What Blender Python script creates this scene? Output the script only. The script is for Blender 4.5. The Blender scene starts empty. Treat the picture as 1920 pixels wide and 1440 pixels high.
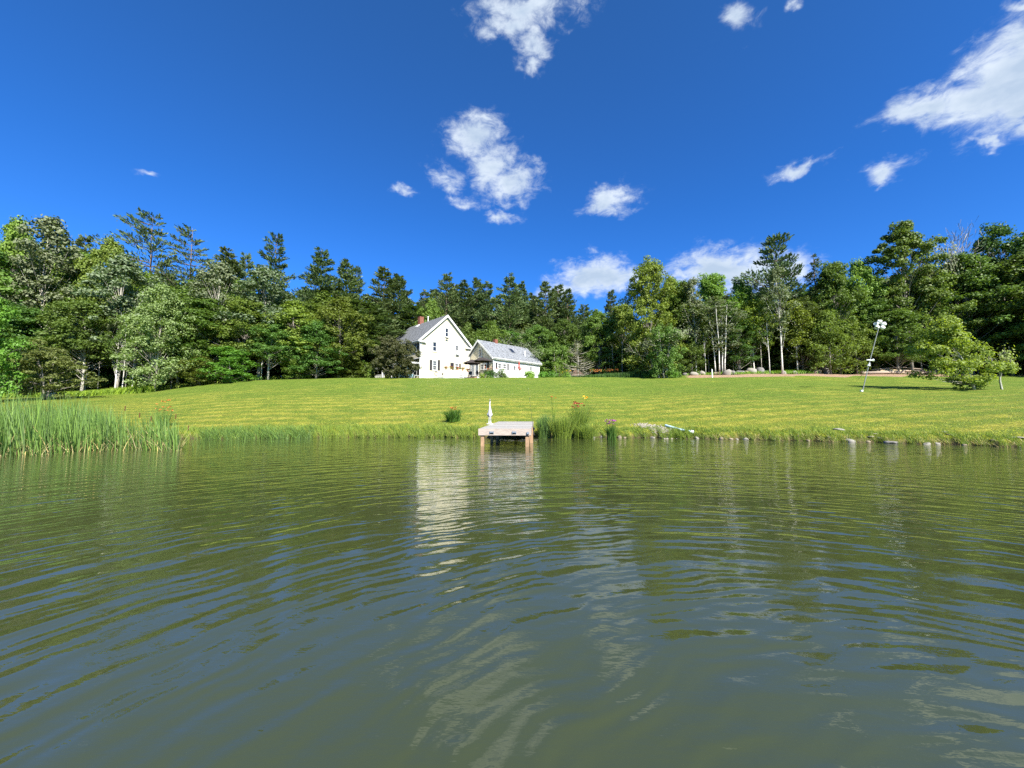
import bpy, math, random
import numpy as np
from mathutils import Vector, Matrix
R = math.radians
sc = bpy.context.scene
C = sc.collection
rng = np.random.default_rng(7)
random.seed(7)

# ------------------------------------------------------------------ camera
F = 721.0; EYE = 0.92; PITCH = math.atan((780 - 720) / F)
cam_d = bpy.data.cameras.new('camera'); cam = bpy.data.objects.new('camera', cam_d); C.objects.link(cam)
cam.location = (0, 0, EYE); cam.rotation_euler = (R(90) + PITCH, 0, 0)
cam_d.sensor_width = 36; cam_d.lens = 36 * F / 1920; cam_d.clip_start = 0.05; cam_d.clip_end = 5000
sc.camera = cam

def ray(px, py):
    x = (px - 960) / F; v = (720 - py) / F
    return Vector((x, math.cos(PITCH) - v * math.sin(PITCH), math.sin(PITCH) + v * math.cos(PITCH)))
def at(px, py, Y):
    d = ray(px, py); t = Y / d.y
    return Vector((d.x * t, Y, EYE + d.z * t))

# ------------------------------------------------------------------ sun and sky
SUN_A, SUN_E = R(28), R(40)          # sun stands behind the camera, 28 degrees to its right
sdir = Vector((math.sin(SUN_A) * math.cos(SUN_E), -math.cos(SUN_A) * math.cos(SUN_E), math.sin(SUN_E)))
sl = bpy.data.lights.new('sun', 'SUN'); sl.energy = 5.0; sl.angle = R(0.5); sl.color = (1, .955, .87)
so = bpy.data.objects.new('sun', sl); C.objects.link(so); so.rotation_euler = sdir.to_track_quat('Z', 'Y').to_euler()
so.location = (30, -40, 60)
world = bpy.data.worlds.new('World'); sc.world = world; world.use_nodes = True
sc.view_settings.view_transform = 'Standard'; sc.view_settings.look = 'None'
sc.view_settings.exposure = 1.3; sc.view_settings.gamma = 1; sc.view_settings.use_curve_mapping = False

def build_world():
    nt = world.node_tree; nt.nodes.clear(); N = nt.nodes; L = nt.links
    out = N.new('ShaderNodeOutputWorld'); bg = N.new('ShaderNodeBackground')
    sky = N.new('ShaderNodeTexSky'); sky.sky_type = 'NISHITA'; sky.sun_disc = False
    sky.sun_elevation = SUN_E; sky.sun_rotation = math.atan2(sdir.x, sdir.y); sky.altitude = 300
    sky.air_density = 1.0; sky.dust_density = 0.25; sky.ozone_density = 3.5
    def math_(op, a, b=None, c=None):
        n = N.new('ShaderNodeMath'); n.operation = op
        for i, v in enumerate((a, b, c)):
            if v is None: continue
            if isinstance(v, (int, float)): n.inputs[i].default_value = v
            else: L.new(v, n.inputs[i])
        return n.outputs[0]
    def vm(op, a, b=None):
        n = N.new('ShaderNodeVectorMath'); n.operation = op
        for i, v in enumerate((a, b)):
            if v is None: continue
            if isinstance(v, (tuple, list, Vector)): n.inputs[i].default_value = tuple(v)
            else: L.new(v, n.inputs[i])
        return n.outputs['Value'] if op in ('DOT_PRODUCT', 'LENGTH') else n.outputs['Vector']
    def noise(vec, scale, detail, rough=.55, lac=2.0, dist=0):
        n = N.new('ShaderNodeTexNoise'); n.inputs['Scale'].default_value = scale; n.inputs['Detail'].default_value = detail
        n.inputs['Roughness'].default_value = rough; n.inputs['Distortion'].default_value = dist
        L.new(vec, n.inputs['Vector']); return n
    tc = N.new('ShaderNodeTexCoord'); d0 = tc.outputs['Generated']
    # sky colour: deep summer blue
    hs = N.new('ShaderNodeHueSaturation'); hs.inputs['Saturation'].default_value = 1.16; hs.inputs['Hue'].default_value = .512
    L.new(sky.outputs[0], hs.inputs['Color'])
    sp = N.new('ShaderNodeSeparateXYZ'); L.new(d0, sp.inputs[0])
    rp = N.new('ShaderNodeValToRGB'); L.new(sp.outputs[2], rp.inputs[0]); e = rp.color_ramp.elements
    e[0].position = 0; e[0].color = (.34, .60, .78, 1); e[1].position = .85; e[1].color = (.36, .70, .80, 1)
    x = e.new(.22); x.color = (.24, .60, .93, 1); x = e.new(.45); x.color = (.235, .62, .88, 1)
    tn = N.new('ShaderNodeMix'); tn.data_type = 'RGBA'; tn.blend_type = 'MULTIPLY'; tn.inputs[0].default_value = 1
    L.new(hs.outputs[0], tn.inputs[6]); L.new(rp.outputs[0], tn.inputs[7]); sky_c = tn.outputs[2]
    # warp
    w1 = noise(d0, 9, 3); wv = vm('SUBTRACT', w1.outputs['Color'], (.5, .5, .5))
    s = N.new('ShaderNodeVectorMath'); s.operation = 'SCALE'; L.new(wv, s.inputs[0]); s.inputs['Scale'].default_value = .085
    w2 = noise(d0, 34, 3); wv2 = vm('SUBTRACT', w2.outputs['Color'], (.5, .5, .5))
    s2 = N.new('ShaderNodeVectorMath'); s2.operation = 'SCALE'; L.new(wv2, s2.inputs[0]); s2.inputs['Scale'].default_value = .03
    d = vm('ADD', vm('ADD', d0, s.outputs[0]), s2.outputs[0])
    def blob(px, py, rx, ry, rot=0, gain=1.0):
        c = ray(px, py).normalized()
        ex = (ray(px + 5, py).normalized() - ray(px - 5, py).normalized()) / 10
        ey = (ray(px, py - 5).normalized() - ray(px, py + 5).normalized()) / 10
        a = R(rot); B = Matrix((ex, ey, c)).inverted()          # rows in, columns out: the dual axes
        u = B @ Vector((math.cos(a) / rx, math.sin(a) / rx, 0)); v = B @ Vector((-math.sin(a) / ry, math.cos(a) / ry, 0))
        cb = N.new('ShaderNodeCombineXYZ')
        L.new(vm('DOT_PRODUCT', d, tuple(u)), cb.inputs[0]); L.new(vm('DOT_PRODUCT', d, tuple(v)), cb.inputs[1])
        q = vm('DOT_PRODUCT', d, tuple(c))
        ln = vm('LENGTH', cb.outputs[0])
        # the direction is offset so that u, v vanish at the centre: they do, being orthogonal to c
        m = math_('SUBTRACT', gain, ln)
        return math_('ADD', m, math_('MULTIPLY_ADD', q, 3.0, -3.0))
    blobs = [(985, 12, 130, 46), (950, 50, 80, 36, 10, .95), (1000, 75, 50, 40, 0, .9), (992, 112, 40, 34, 0, .75),
             (885, 250, 78, 52), (920, 310, 62, 62, -40), (958, 348, 62, 42, 20), (945, 405, 40, 20, 0, .85), (835, 330, 70, 50, -25, .62), (870, 375, 60, 25, -10, .65),
             (1148, 373, 75, 32, 10), (757, 367, 42, 14, -20, .7),
             (1930, 135, 200, 80, 33, 1.3), (1730, 208, 130, 34, 14, 1.15), (1880, 190, 210, 52, 8, 1.3), (1915, 28, 50, 26, 20, .8), (1860, 260, 70, 12, 5, .65),
             (1500, 312, 72, 22, 10, .85), (1660, 320, 80, 24, 8, .8), (1378, 38, 45, 50, -30, .75), (1486, 6, 30, 26, 0, .7),
             (1120, 524, 100, 42, 4, 1.15), (1055, 545, 60, 24, 0, .9), (1350, 505, 125, 40, 3, 1.2), (1440, 508, 90, 44, 0, 1.15), (262, 325, 45, 12, -15, .42),
             # beyond the frame the same scattered fair-weather clouds go on
             (2500, 330, 260, 70, 8), (-900, 420, 240, 60, 5, .9), (600, -900, 260, 150, 10, .9), (1500, -1400, 320, 200), (-500, -300, 200, 90, 12, .8)]
    m = None
    for b in blobs:
        x = blob(*b); m = x if m is None else math_('MAXIMUM', m, x)
    mb = math_('MAXIMUM', m, -1.5)
    # rear sky
    for (az, el, a, b_) in ((150, 28, .30, .08), (200, 40, .35, .12), (250, 22, .35, .07), (120, 55, .3, .15), (300, 50, .25, .12), (215, 16, .4, .06)):
        c = Vector((math.sin(R(az)) * math.cos(R(el)), math.cos(R(az)) * math.cos(R(el)), math.sin(R(el))))
        ex = c.cross(Vector((0, 0, 1))).normalized(); ey = ex.cross(c)
        cb = N.new('ShaderNodeCombineXYZ')
        L.new(vm('DOT_PRODUCT', d, tuple(ex / a)), cb.inputs[0]); L.new(vm('DOT_PRODUCT', d, tuple(ey / b_)), cb.inputs[1])
        x = math_('ADD', math_('SUBTRACT', 1, vm('LENGTH', cb.outputs[0])), math_('MULTIPLY_ADD', vm('DOT_PRODUCT', d, tuple(c)), 3.0, -3.0))
        mb = math_('MAXIMUM', mb, x)
    st = N.new('ShaderNodeMapping'); st.inputs['Scale'].default_value = (1, 1, 1.8); L.new(d0, st.inputs['Vector'])
    n1 = noise(st.outputs[0], 26, 12, .66, dist=.35)
    dens = math_('ADD', math_('MULTIPLY', mb, 1.25), math_('MULTIPLY', math_('SUBTRACT', n1.outputs['Fac'], .5), 2.1))
    mr = N.new('ShaderNodeMapRange'); mr.interpolation_type = 'SMOOTHERSTEP'; L.new(dens, mr.inputs['Value'])
    mr.inputs['From Min'].default_value = -.12; mr.inputs['From Max'].default_value = 1.25
    mr.inputs['To Max'].default_value = .97
    guard = N.new('ShaderNodeMapRange'); L.new(mb, guard.inputs['Value']); guard.inputs['From Min'].default_value = -.55; guard.inputs['From Max'].default_value = -.05
    alpha = math_('MULTIPLY', mr.outputs[0], guard.outputs[0])
    # the cloud's own light: white towards the sun, pale blue grey where it is thick
    n3 = noise(st.outputs[0], 14, 6, .55)
    thick = N.new('ShaderNodeMapRange'); L.new(math_('ADD', mb, math_('MULTIPLY', math_('SUBTRACT', n3.outputs['Fac'], .5), 2.2)), thick.inputs['Value'])
    thick.inputs['From Min'].default_value = .15; thick.inputs['From Max'].default_value = 1.2
    cc = N.new('ShaderNodeMix'); cc.data_type = 'RGBA'; L.new(thick.outputs[0], cc.inputs['Factor'])
    cc.inputs[6].default_value = (3.7, 4.1, 4.55, 1); cc.inputs[7].default_value = (2.2, 2.75, 3.5, 1)
    mix = N.new('ShaderNodeMix'); mix.data_type = 'RGBA'
    L.new(alpha, mix.inputs['Factor']); L.new(sky_c, mix.inputs[6]); L.new(cc.outputs[2], mix.inputs[7])
    L.new(mix.outputs[2], bg.inputs['Color']); bg.inputs['Strength'].default_value = .098
    L.new(bg.outputs[0], out.inputs[0])
build_world()
cy = sc.cycles
try:
    cy.max_bounces = 6; cy.diffuse_bounces = 3; cy.glossy_bounces = 3; cy.transmission_bounces = 4; cy.transparent_max_bounces = 4
    cy.use_denoising = False
    cy.sample_clamp_indirect = 4; cy.caustics_reflective = False; cy.caustics_refractive = False
except Exception: pass
world.cycles.sampling_method = 'MANUAL'; world.cycles.sample_map_resolution = 512

# ------------------------------------------------------------------ helpers
MATS = {}
def mat(name, col, rough=.7, var=.15, scale=6, bump=0, bscale=30, metallic=0, spec=.3, coord='Object', stretch=None, detail=6):
    m = bpy.data.materials.new(name); m.use_nodes = True; nt = m.node_tree; N = nt.nodes; L = nt.links
    p = N['Principled BSDF']; p.inputs['Roughness'].default_value = rough; p.inputs['Metallic'].default_value = metallic
    p.inputs['Specular IOR Level'].default_value = spec
    tc = N.new('ShaderNodeTexCoord'); mp = N.new('ShaderNodeMapping'); L.new(tc.outputs[coord], mp.inputs[0])
    if stretch: mp.inputs['Scale'].default_value = stretch
    n = N.new('ShaderNodeTexNoise'); n.inputs['Scale'].default_value = scale; n.inputs['Detail'].default_value = detail; n.inputs['Roughness'].default_value = .65
    L.new(mp.outputs[0], n.inputs['Vector'])
    r = N.new('ShaderNodeValToRGB'); L.new(n.outputs['Fac'], r.inputs[0])
    r.color_ramp.elements[0].position = .3; r.color_ramp.elements[1].position = .7
    r.color_ramp.elements[0].color = tuple(c * (1 - var) for c in col) + (1,)
    r.color_ramp.elements[1].color = tuple(min(1, c * (1 + var)) for c in col) + (1,)
    L.new(r.outputs[0], p.inputs['Base Color'])
    if bump:
        b = N.new('ShaderNodeBump'); b.inputs['Strength'].default_value = bump
        n2 = N.new('ShaderNodeTexNoise'); n2.inputs['Scale'].default_value = bscale; n2.inputs['Detail'].default_value = 5
        L.new(mp.outputs[0], n2.inputs['Vector']); L.new(n2.outputs['Fac'], b.inputs['Height']); L.new(b.outputs[0], p.inputs['Normal'])
    MATS[name] = m; return m

def leaf_mat(name, col, under=None, var=.38, hue=.025, trans=.35, rough=.5, spec=.25, treevar=.33):
    """foliage: colour varies leaf by leaf and tree by tree, undersides paler, some light passes through"""
    m = bpy.data.materials.new(name); m.use_nodes = True; nt = m.node_tree; N = nt.nodes; L = nt.links
    N.clear()
    out = N.new('ShaderNodeOutputMaterial'); g = N.new('ShaderNodeNewGeometry'); oi = N.new('ShaderNodeObjectInfo')
    r = N.new('ShaderNodeValToRGB'); L.new(g.outputs['Random Per Island'], r.inputs[0])
    e = r.color_ramp.elements
    e[0].position = 0; e[0].color = tuple(c * (1 - var) for c in col) + (1,)
    e[1].position = 1; e[1].color = (min(1, col[0] * (1 + var * 1.3)), min(1, col[1] * (1 + var)), col[2] * (1 + var * .4), 1)
    m1 = e.new(.55); m1.color = tuple(col) + (1,)
    mx = N.new('ShaderNodeMix'); mx.data_type = 'RGBA'; L.new(g.outputs['Backfacing'], mx.inputs['Factor'])
    L.new(r.outputs[0], mx.inputs[6]); u = under or tuple(c * 1.25 + .01 for c in col)
    mx.inputs[7].default_value = tuple(u) + (1,)
    hs = N.new('ShaderNodeHueSaturation'); L.new(mx.outputs[2], hs.inputs['Color'])
    def mr(src, a, b):
        n = N.new('ShaderNodeMapRange'); L.new(src, n.inputs['Value']); n.inputs['To Min'].default_value = a; n.inputs['To Max'].default_value = b; return n.outputs[0]
    L.new(mr(oi.outputs['Random'], .5 - hue, .5 + hue), hs.inputs['Hue'])
    ad = N.new('ShaderNodeMath'); ad.operation = 'MULTIPLY'; L.new(oi.outputs['Random'], ad.inputs[0]); ad.inputs[1].default_value = 7.31
    fr = N.new('ShaderNodeMath'); fr.operation = 'FRACT'; L.new(ad.outputs[0], fr.inputs[0])
    L.new(mr(fr.outputs[0], 1 - treevar, 1 + treevar), hs.inputs['Value'])
    p = N.new('ShaderNodeBsdfPrincipled'); p.inputs['Roughness'].default_value = rough; p.inputs['Specular IOR Level'].default_value = spec
    t = N.new('ShaderNodeBsdfTranslucent')
    L.new(hs.outputs[0], p.inputs['Base Color'])
    tm = N.new('ShaderNodeMix'); tm.data_type = 'RGBA'; tm.blend_type = 'MULTIPLY'; tm.inputs['Factor'].default_value = 1
    L.new(hs.outputs[0], tm.inputs[6]); tm.inputs[7].default_value = (1.5, 1.6, .7, 1); L.new(tm.outputs[2], t.inputs['Color'])
    ms = N.new('ShaderNodeMixShader'); ms.inputs[0].default_value = trans
    L.new(p.outputs[0], ms.inputs[1]); L.new(t.outputs[0], ms.inputs[2]); L.new(ms.outputs[0], out.inputs[0])
    MATS[name] = m; return m

class MB:
    def __init__(s): s.v = []; s.f = []
    def poly(s, pts):
        b = len(s.v); s.v += [tuple(p) for p in pts]; s.f.append(tuple(range(b, b + len(pts)))); return s
    def box(s, x0, x1, y0, y1, z0, z1, M=None):
        b = len(s.v); P = [Vector(p) for p in ((x0, y0, z0), (x1, y0, z0), (x1, y1, z0), (x0, y1, z0), (x0, y0, z1), (x1, y0, z1), (x1, y1, z1), (x0, y1, z1))]
        if M is not None: P = [M @ p for p in P]
        s.v += [tuple(p) for p in P]
        s.f += [tuple(b + i for i in f) for f in ((0, 3, 2, 1), (4, 5, 6, 7), (0, 1, 5, 4), (1, 2, 6, 5), (2, 3, 7, 6), (3, 0, 4, 7))]; return s
    def prism(s, poly, d, M=None):
        """extrude a flat polygon (list of Vectors) by vector d"""
        b = len(s.v); n = len(poly); P = [Vector(p) for p in poly] + [Vector(p) + Vector(d) for p in poly]
        if M is not None: P = [M @ p for p in P]
        s.v += [tuple(p) for p in P]
        s.f.append(tuple(b + i for i in range(n))[::-1]); s.f.append(tuple(b + n + i for i in range(n)))
        for i in range(n): j = (i + 1) % n; s.f.append((b + i, b + j, b + n + j, b + n + i))
        return s
    def tube(s, pts, rad, seg=6, cap=True):
        pts = [Vector(p) for p in pts]; n = len(pts); b = len(s.v)
        if not hasattr(rad, '__len__'): rad = [rad] * n
        ref = Vector((1, 0, 0))
        for i, p in enumerate(pts):
            t = (pts[min(i + 1, n - 1)] - pts[max(i - 1, 0)]).normalized()
            if abs(t.dot(ref)) > .9: ref = Vector((0, 1, 0)) if abs(t.y) < .9 else Vector((0, 0, 1))
            u = (ref - t * ref.dot(t)).normalized(); w = t.cross(u); ref = u
            for k in range(seg):
                a = 2 * math.pi * k / seg; q = p + (u * math.cos(a) + w * math.sin(a)) * rad[i]; s.v.append(tuple(q))
        for i in range(n - 1):
            for k in range(seg):
                k2 = (k + 1) % seg; s.f.append((b + i * seg + k, b + i * seg + k2, b + (i + 1) * seg + k2, b + (i + 1) * seg + k))
        if cap:
            s.f.append(tuple(b + k for k in range(seg))[::-1]); s.f.append(tuple(b + (n - 1) * seg + k for k in range(seg)))
        return s
    def lathe(s, prof, seg=12, o=(0, 0, 0), M=None):
        b = len(s.v)
        for (r, z) in prof:
            for k in range(seg):
                a = 2 * math.pi * k / seg; p = Vector((o[0] + r * math.cos(a), o[1] + r * math.sin(a), o[2] + z))
                s.v.append(tuple(M @ p if M is not None else p))
        for i in range(len(prof) - 1):
            for k in range(seg):
                k2 = (k + 1) % seg; s.f.append((b + i * seg + k, b + i * seg + k2, b + (i + 1) * seg + k2, b + (i + 1) * seg + k))
        s.f.append(tuple(b + k for k in range(seg))[::-1]); s.f.append(tuple(b + (len(prof) - 1) * seg + k for k in range(seg)))
        return s
    def mesh(s, name, m, smooth=False):
        me = bpy.data.meshes.new(name); me.from_pydata(s.v, [], s.f)
        if smooth: me.shade_smooth()
        if m: me.materials.append(MATS[m] if isinstance(m, str) else m)
        return me
    def obj(s, name, m, parent=None, smooth=False, loc=None):
        return link(name, s.mesh(name, m, smooth), parent, loc)

def link(name, me, parent=None, loc=None):
    o = bpy.data.objects.new(name, me); C.objects.link(o)
    if parent is not None: o.parent = parent
    if loc is not None: o.location = loc
    return o
def tag(o, label, cat, group=None):
    o['label'] = label; o['category'] = cat
    if group: o['group'] = group
    return o
def thing(name, label, cat, loc=(0, 0, 0), rz=0, group=None):
    o = bpy.data.objects.new(name, None); C.objects.link(o); o.empty_display_size = .2
    o.location = loc; o.rotation_euler = (0, 0, rz); return tag(o, label, cat, group)
def copy_tree(o, parent=None):
    c = o.copy(); C.objects.link(c); c.parent = parent
    for ch in list(o.children): copy_tree(ch, c)
    return c

def quads_mesh(name, P, m):
    """P: (n,4,3) corner points -> one mesh of n quads"""
    n = len(P); me = bpy.data.meshes.new(name)
    me.vertices.add(4 * n); me.vertices.foreach_set('co', P.reshape(-1).astype(np.float32))
    me.loops.add(4 * n); me.loops.foreach_set('vertex_index', np.arange(4 * n, dtype=np.int32))
    me.polygons.add(n); me.polygons.foreach_set('loop_start', np.arange(0, 4 * n, 4, dtype=np.int32))
    me.update(calc_edges=True); me.materials.append(MATS[m]); return me
def nrm(a): return a / (np.linalg.norm(a, axis=-1, keepdims=True) + 1e-9)
def leaves(c, n, L_, W_, r):
    """rhombic leaf sprays at c facing n"""
    k = len(c); t = nrm(np.cross(n, nrm(r.normal(size=(k, 3))))); b = np.cross(n, t)
    L_ = np.broadcast_to(L_, (k,))[:, None]; W_ = np.broadcast_to(W_, (k,))[:, None]
    fold = n * L_ * .12
    return np.stack([c - t * L_ / 2, c + b * W_ / 2 + fold - t * L_ * .08, c + t * L_ / 2, c - b * W_ / 2 + fold - t * L_ * .08], 1)
def needles(c, d, L_, W_, r):
    k = len(c); d = nrm(d); b = nrm(np.cross(d, r.normal(size=(k, 3))))
    L_ = np.broadcast_to(L_, (k,))[:, None]; W_ = np.broadcast_to(W_, (k,))[:, None]
    return np.stack([c - b * W_ * .3, c + b * W_ * .3, c + d * L_ + b * W_ * .5, c + d * L_ - b * W_ * .5 + d * L_ * .12], 1)

# ------------------------------------------------------------------ terrain heights
PXT = np.array([-2600, -1200, -300, 0, 150, 330, 500, 900, 1100, 1300, 1490, 1700, 1920, 2300, 3200], float)
YS  = np.array([0, 0, 0, 833, 829, 823, 821.5, 820.5, 819.5, 822, 826, 831, 838, 0, 0], float)
def th(px): return np.arctan((np.asarray(px, float) - 960) / F)
def shore_tab():
    t = []; 
    for p, y in zip(PXT, YS):
        if y > 0: t.append((float(th(p)), float(np.hypot((p - 960) / F, 1) * EYE * F / (y - 780))))
    t = [(-math.pi, 26), (-2.4, 24), (-1.75, 17), (-1.2, 15.5)] + t + [(1.2, 17), (1.6, 20), (2.3, 25), (math.pi, 26)]
    return np.array(t)
ST = shore_tab()
CR = [(-600, 748, 40), (0, 745, 38), (150, 743, 39), (230, 740, 41), (300, 732, 43), (380, 721, 44), (480, 712.5, 45), (600, 709.5, 48), (700, 708, 50), (950, 707.5, 50),
      (1100, 707, 54), (1200, 708, 57), (1290, 703.5, 56), (1380, 700, 57), (1500, 699, 57), (1700, 699.5, 57), (1920, 702, 54), (2400, 703, 50)]
def crest_tab():
    t = []
    for p, y, Y in CR:
        q = at(p, y, Y); t.append((math.atan2(q.x, q.y), math.hypot(q.x, q.y), q.z))
    e0, e1 = t[0], t[-1]
    return np.array([(-math.pi, 75, 3.5), (-2.2, 65, 3.2)] + t + [(2.2, 70, 5), (math.pi, 75, 3.5)])
CT = crest_tab()
def sinterp(x, xp, fp):
    # smooth interpolation: average of a few shifted linear ones
    return sum(np.interp(x + dx, xp, fp) for dx in (-.03, -.015, 0, .015, .03)) / 5
def _h(n, x, y, s, seed):
    return np.sin(x * s * 1.3 + seed) * np.cos(y * s * 1.1 + seed * 2.1) * .5 + np.sin((x * .7 + y) * s * 2.3 + seed * 3) * .3 + np.sin((x - y * .8) * s * 4.1 + seed) * .2
def shore_s(t): return sinterp(t, ST[:, 0], ST[:, 1])
def shore_r(t): return shore_s(t) + .2 * np.sin(t * 61) + .13 * np.sin(t * 143 + 1) + .07 * np.sin(t * 331 + 2)
def height(x, y):
    x = np.asarray(x, float); y = np.asarray(y, float)
    t = np.arctan2(x, y); r = np.hypot(x, y)
    rs = shore_r(t); r0 = shore_s(t); rc = sinterp(t, CT[:, 0], CT[:, 1]); zc = sinterp(t, CT[:, 0], CT[:, 2])
    u = r - rs
    pond = np.maximum(u * .28, -1.6)
    bank = .26 * (1 - np.exp(-np.maximum(u, 0) / .35))
    k = np.clip((r - r0) / (rc - r0), 0, 1)
    lawn = bank + (zc - .26) * (k * .93 + .07 * k * k)
    # beyond the brow: level yard, then rising woodland
    b = np.maximum(r - rc, 0)
    back = -.15 * (1 - np.exp(-b / 3.)) + .055 * np.maximum(b - 14, 0) * np.where(np.abs(t) < 1.3, 1, .3)
    z = np.where(u < 0, pond, lawn + back)
    z = z + np.where(u > 0, .035 * _h(0, x, y, .35, 1.7) * np.clip(u / 3, 0, 1), 0)
    return z
def H(x, y): return float(height(x, y))
def ground(px, Y):
    """a point on the ground in the column of direction px at depth Y"""
    x = (px - 960) / F * Y / (math.cos(PITCH) + .06 * math.sin(PITCH)); return Vector((x, Y, H(x, Y)))
def shore_pt(px, off=0):
    t = float(th(px)); r = float(shore_r(t)) + off; return Vector((r * math.sin(t), r * math.cos(t), 0))

# ------------------------------------------------------------------ setting materials
def lawn_material():
    m = bpy.data.materials.new('lawn_grass'); m.use_nodes = True; nt = m.node_tree; N = nt.nodes; L = nt.links
    p = N['Principled BSDF']; p.inputs['Roughness'].default_value = .85; p.inputs['Specular IOR Level'].default_value = .15
    g = N.new('ShaderNodeNewGeometry'); pos = g.outputs['Position']
    def noise(scale, detail=5, rough=.6, sx=(1, 1, 1), rot=0):
        mp = N.new('ShaderNodeMapping'); mp.inputs['Scale'].default_value = sx; mp.inputs['Rotation'].default_value = (0, 0, rot); L.new(pos, mp.inputs[0])
        n = N.new('ShaderNodeTexNoise'); n.inputs['Scale'].default_value = scale; n.inputs['Detail'].default_value = detail; n.inputs['Roughness'].default_value = rough
        L.new(mp.outputs[0], n.inputs['Vector']); return n.outputs['Fac']
    def mr(src, a, b, c=0, d=1):
        n = N.new('ShaderNodeMapRange'); L.new(src, n.inputs['Value'])
        for i, v in zip(('From Min', 'From Max', 'To Min', 'To Max'), (a, b, c, d)): n.inputs[i].default_value = v
        return n.outputs[0]
    def mix(f, a, b, bt='MIX'):
        n = N.new('ShaderNodeMix'); n.data_type = 'RGBA'; n.blend_type = bt
        for i, v in ((0, f), (6, a), (7, b)):
            if isinstance(v, (tuple, float, int)): n.inputs[i].default_value = v
            else: L.new(v, n.inputs[i])
        return n.outputs[2]
    def M(op, a, b):
        n = N.new('ShaderNodeMath'); n.operation = op
        for i, v in enumerate((a, b)):
            if isinstance(v, (int, float)): n.inputs[i].default_value = v
            else: L.new(v, n.inputs[i])
        return n.outputs[0]
    sx = N.new('ShaderNodeSeparateXYZ'); L.new(pos, sx.inputs[0])
    patch = noise(.23, 4, .6, (1, 1, 1)); broad = noise(.07, 3, .5, (1, .7, 1), .5); mid = noise(1.6, 5, .7); fine = noise(11, 6, .75); fine2 = noise(42, 4, .8, (1, 1, 1))
    # dry yellow-green turf near the water, greener on the hill; patches of each
    zf = mr(sx.outputs[2], .4, 3.4)
    dry = M('ADD', M('MULTIPLY', M('SUBTRACT', 1, zf), 1.35), M('ADD', M('MULTIPLY', M('SUBTRACT', patch, .5), 3.2), M('MULTIPLY', M('SUBTRACT', broad, .5), 2.0)))
    c = mix(mr(dry, -.1, 1.15), (.175, .245, .030, 1), (.58, .50, .07, 1))
    p2 = noise(.6, 4, .65, (1, .7, 1), 1.0); c = mix(mr(p2, .50, .64, 0, .8), c, (.115, .195, .022, 1)); c = mix(mr(p2, .32, .46, .42, 0), c, (.52, .43, .12, 1))
    c = mix(mr(mid, .42, .62, 0, .65), c, (.080, .140, .018, 1))
    c = mix(mr(mid, .30, .46, .40, 0), c, (.38, .33, .10, 1))
    m3 = noise(4.2, 5, .75); c = mix(mr(m3, .48, .62, 0, .6), c, (.07, .12, .010, 1)); c = mix(mr(m3, .32, .46, .32, 0), c, (.40, .35, .11, 1))
    # mowing lines that run across the slope
    st = N.new('ShaderNodeTexWave'); mp = N.new('ShaderNodeMapping'); mp.inputs['Rotation'].default_value = (0, 0, R(78)); L.new(pos, mp.inputs[0]); L.new(mp.outputs[0], st.inputs['Vector'])
    st.inputs['Scale'].default_value = .19; st.inputs['Distortion'].default_value = 1.6; st.inputs['Detail'].default_value = 2; st.inputs['Detail Scale'].default_value = .5
    c = mix(mr(st.outputs['Fac'], .2, .8, .0, .60), c, (.11, .20, .020, 1))
    c = mix(mr(fine, .40, .62, 0, .62), c, (.11, .16, .015, 1))
    c = mix(mr(fine, .50, .72, .0, .25), c, (.26, .25, .06, 1))
    c = mix(mr(fine2, .45, .65, .0, .40), c, (.10, .15, .015, 1))
    # bare dirt drive along the wood on the right, leaf litter under the trees (vertex data)
    at_ = N.new('ShaderNodeAttribute'); at_.attribute_name = 'dirt'; dn = noise(.9, 6, .7)
    df = mr(M('ADD', at_.outputs['Fac'], M('MULTIPLY', M('SUBTRACT', dn, .5), .5)), .42, .58)
    dirtc = mix(mr(noise(5, 6, .7), .35, .65), (.30, .19, .12, 1), (.42, .29, .19, 1))
    c = mix(df, c, dirtc)
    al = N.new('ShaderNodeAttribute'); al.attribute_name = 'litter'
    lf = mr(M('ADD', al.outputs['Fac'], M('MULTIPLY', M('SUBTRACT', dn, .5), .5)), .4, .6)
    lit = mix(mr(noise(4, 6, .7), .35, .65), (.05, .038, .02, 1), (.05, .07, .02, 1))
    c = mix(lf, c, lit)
    am = N.new('ShaderNodeAttribute'); am.attribute_name = 'mud'
    c = mix(mr(am.outputs['Fac'], 0, 1), c, mix(noise(9, 4), (.07, .055, .03, 1), (.13, .10, .055, 1)))
    L.new(c, p.inputs['Base Color'])
    b = N.new('ShaderNodeBump'); b.inputs['Strength'].default_value = .85; b.inputs['Distance'].default_value = .10
    hh = M('ADD', M('MULTIPLY', fine, 1.4), M('ADD', M('MULTIPLY', m3, 1.6), M('MULTIPLY', fine2, .6))); L.new(hh, b.inputs['Height']); L.new(b.outputs[0], p.inputs['Normal'])
    MATS['lawn'] = m
lawn_material()

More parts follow.
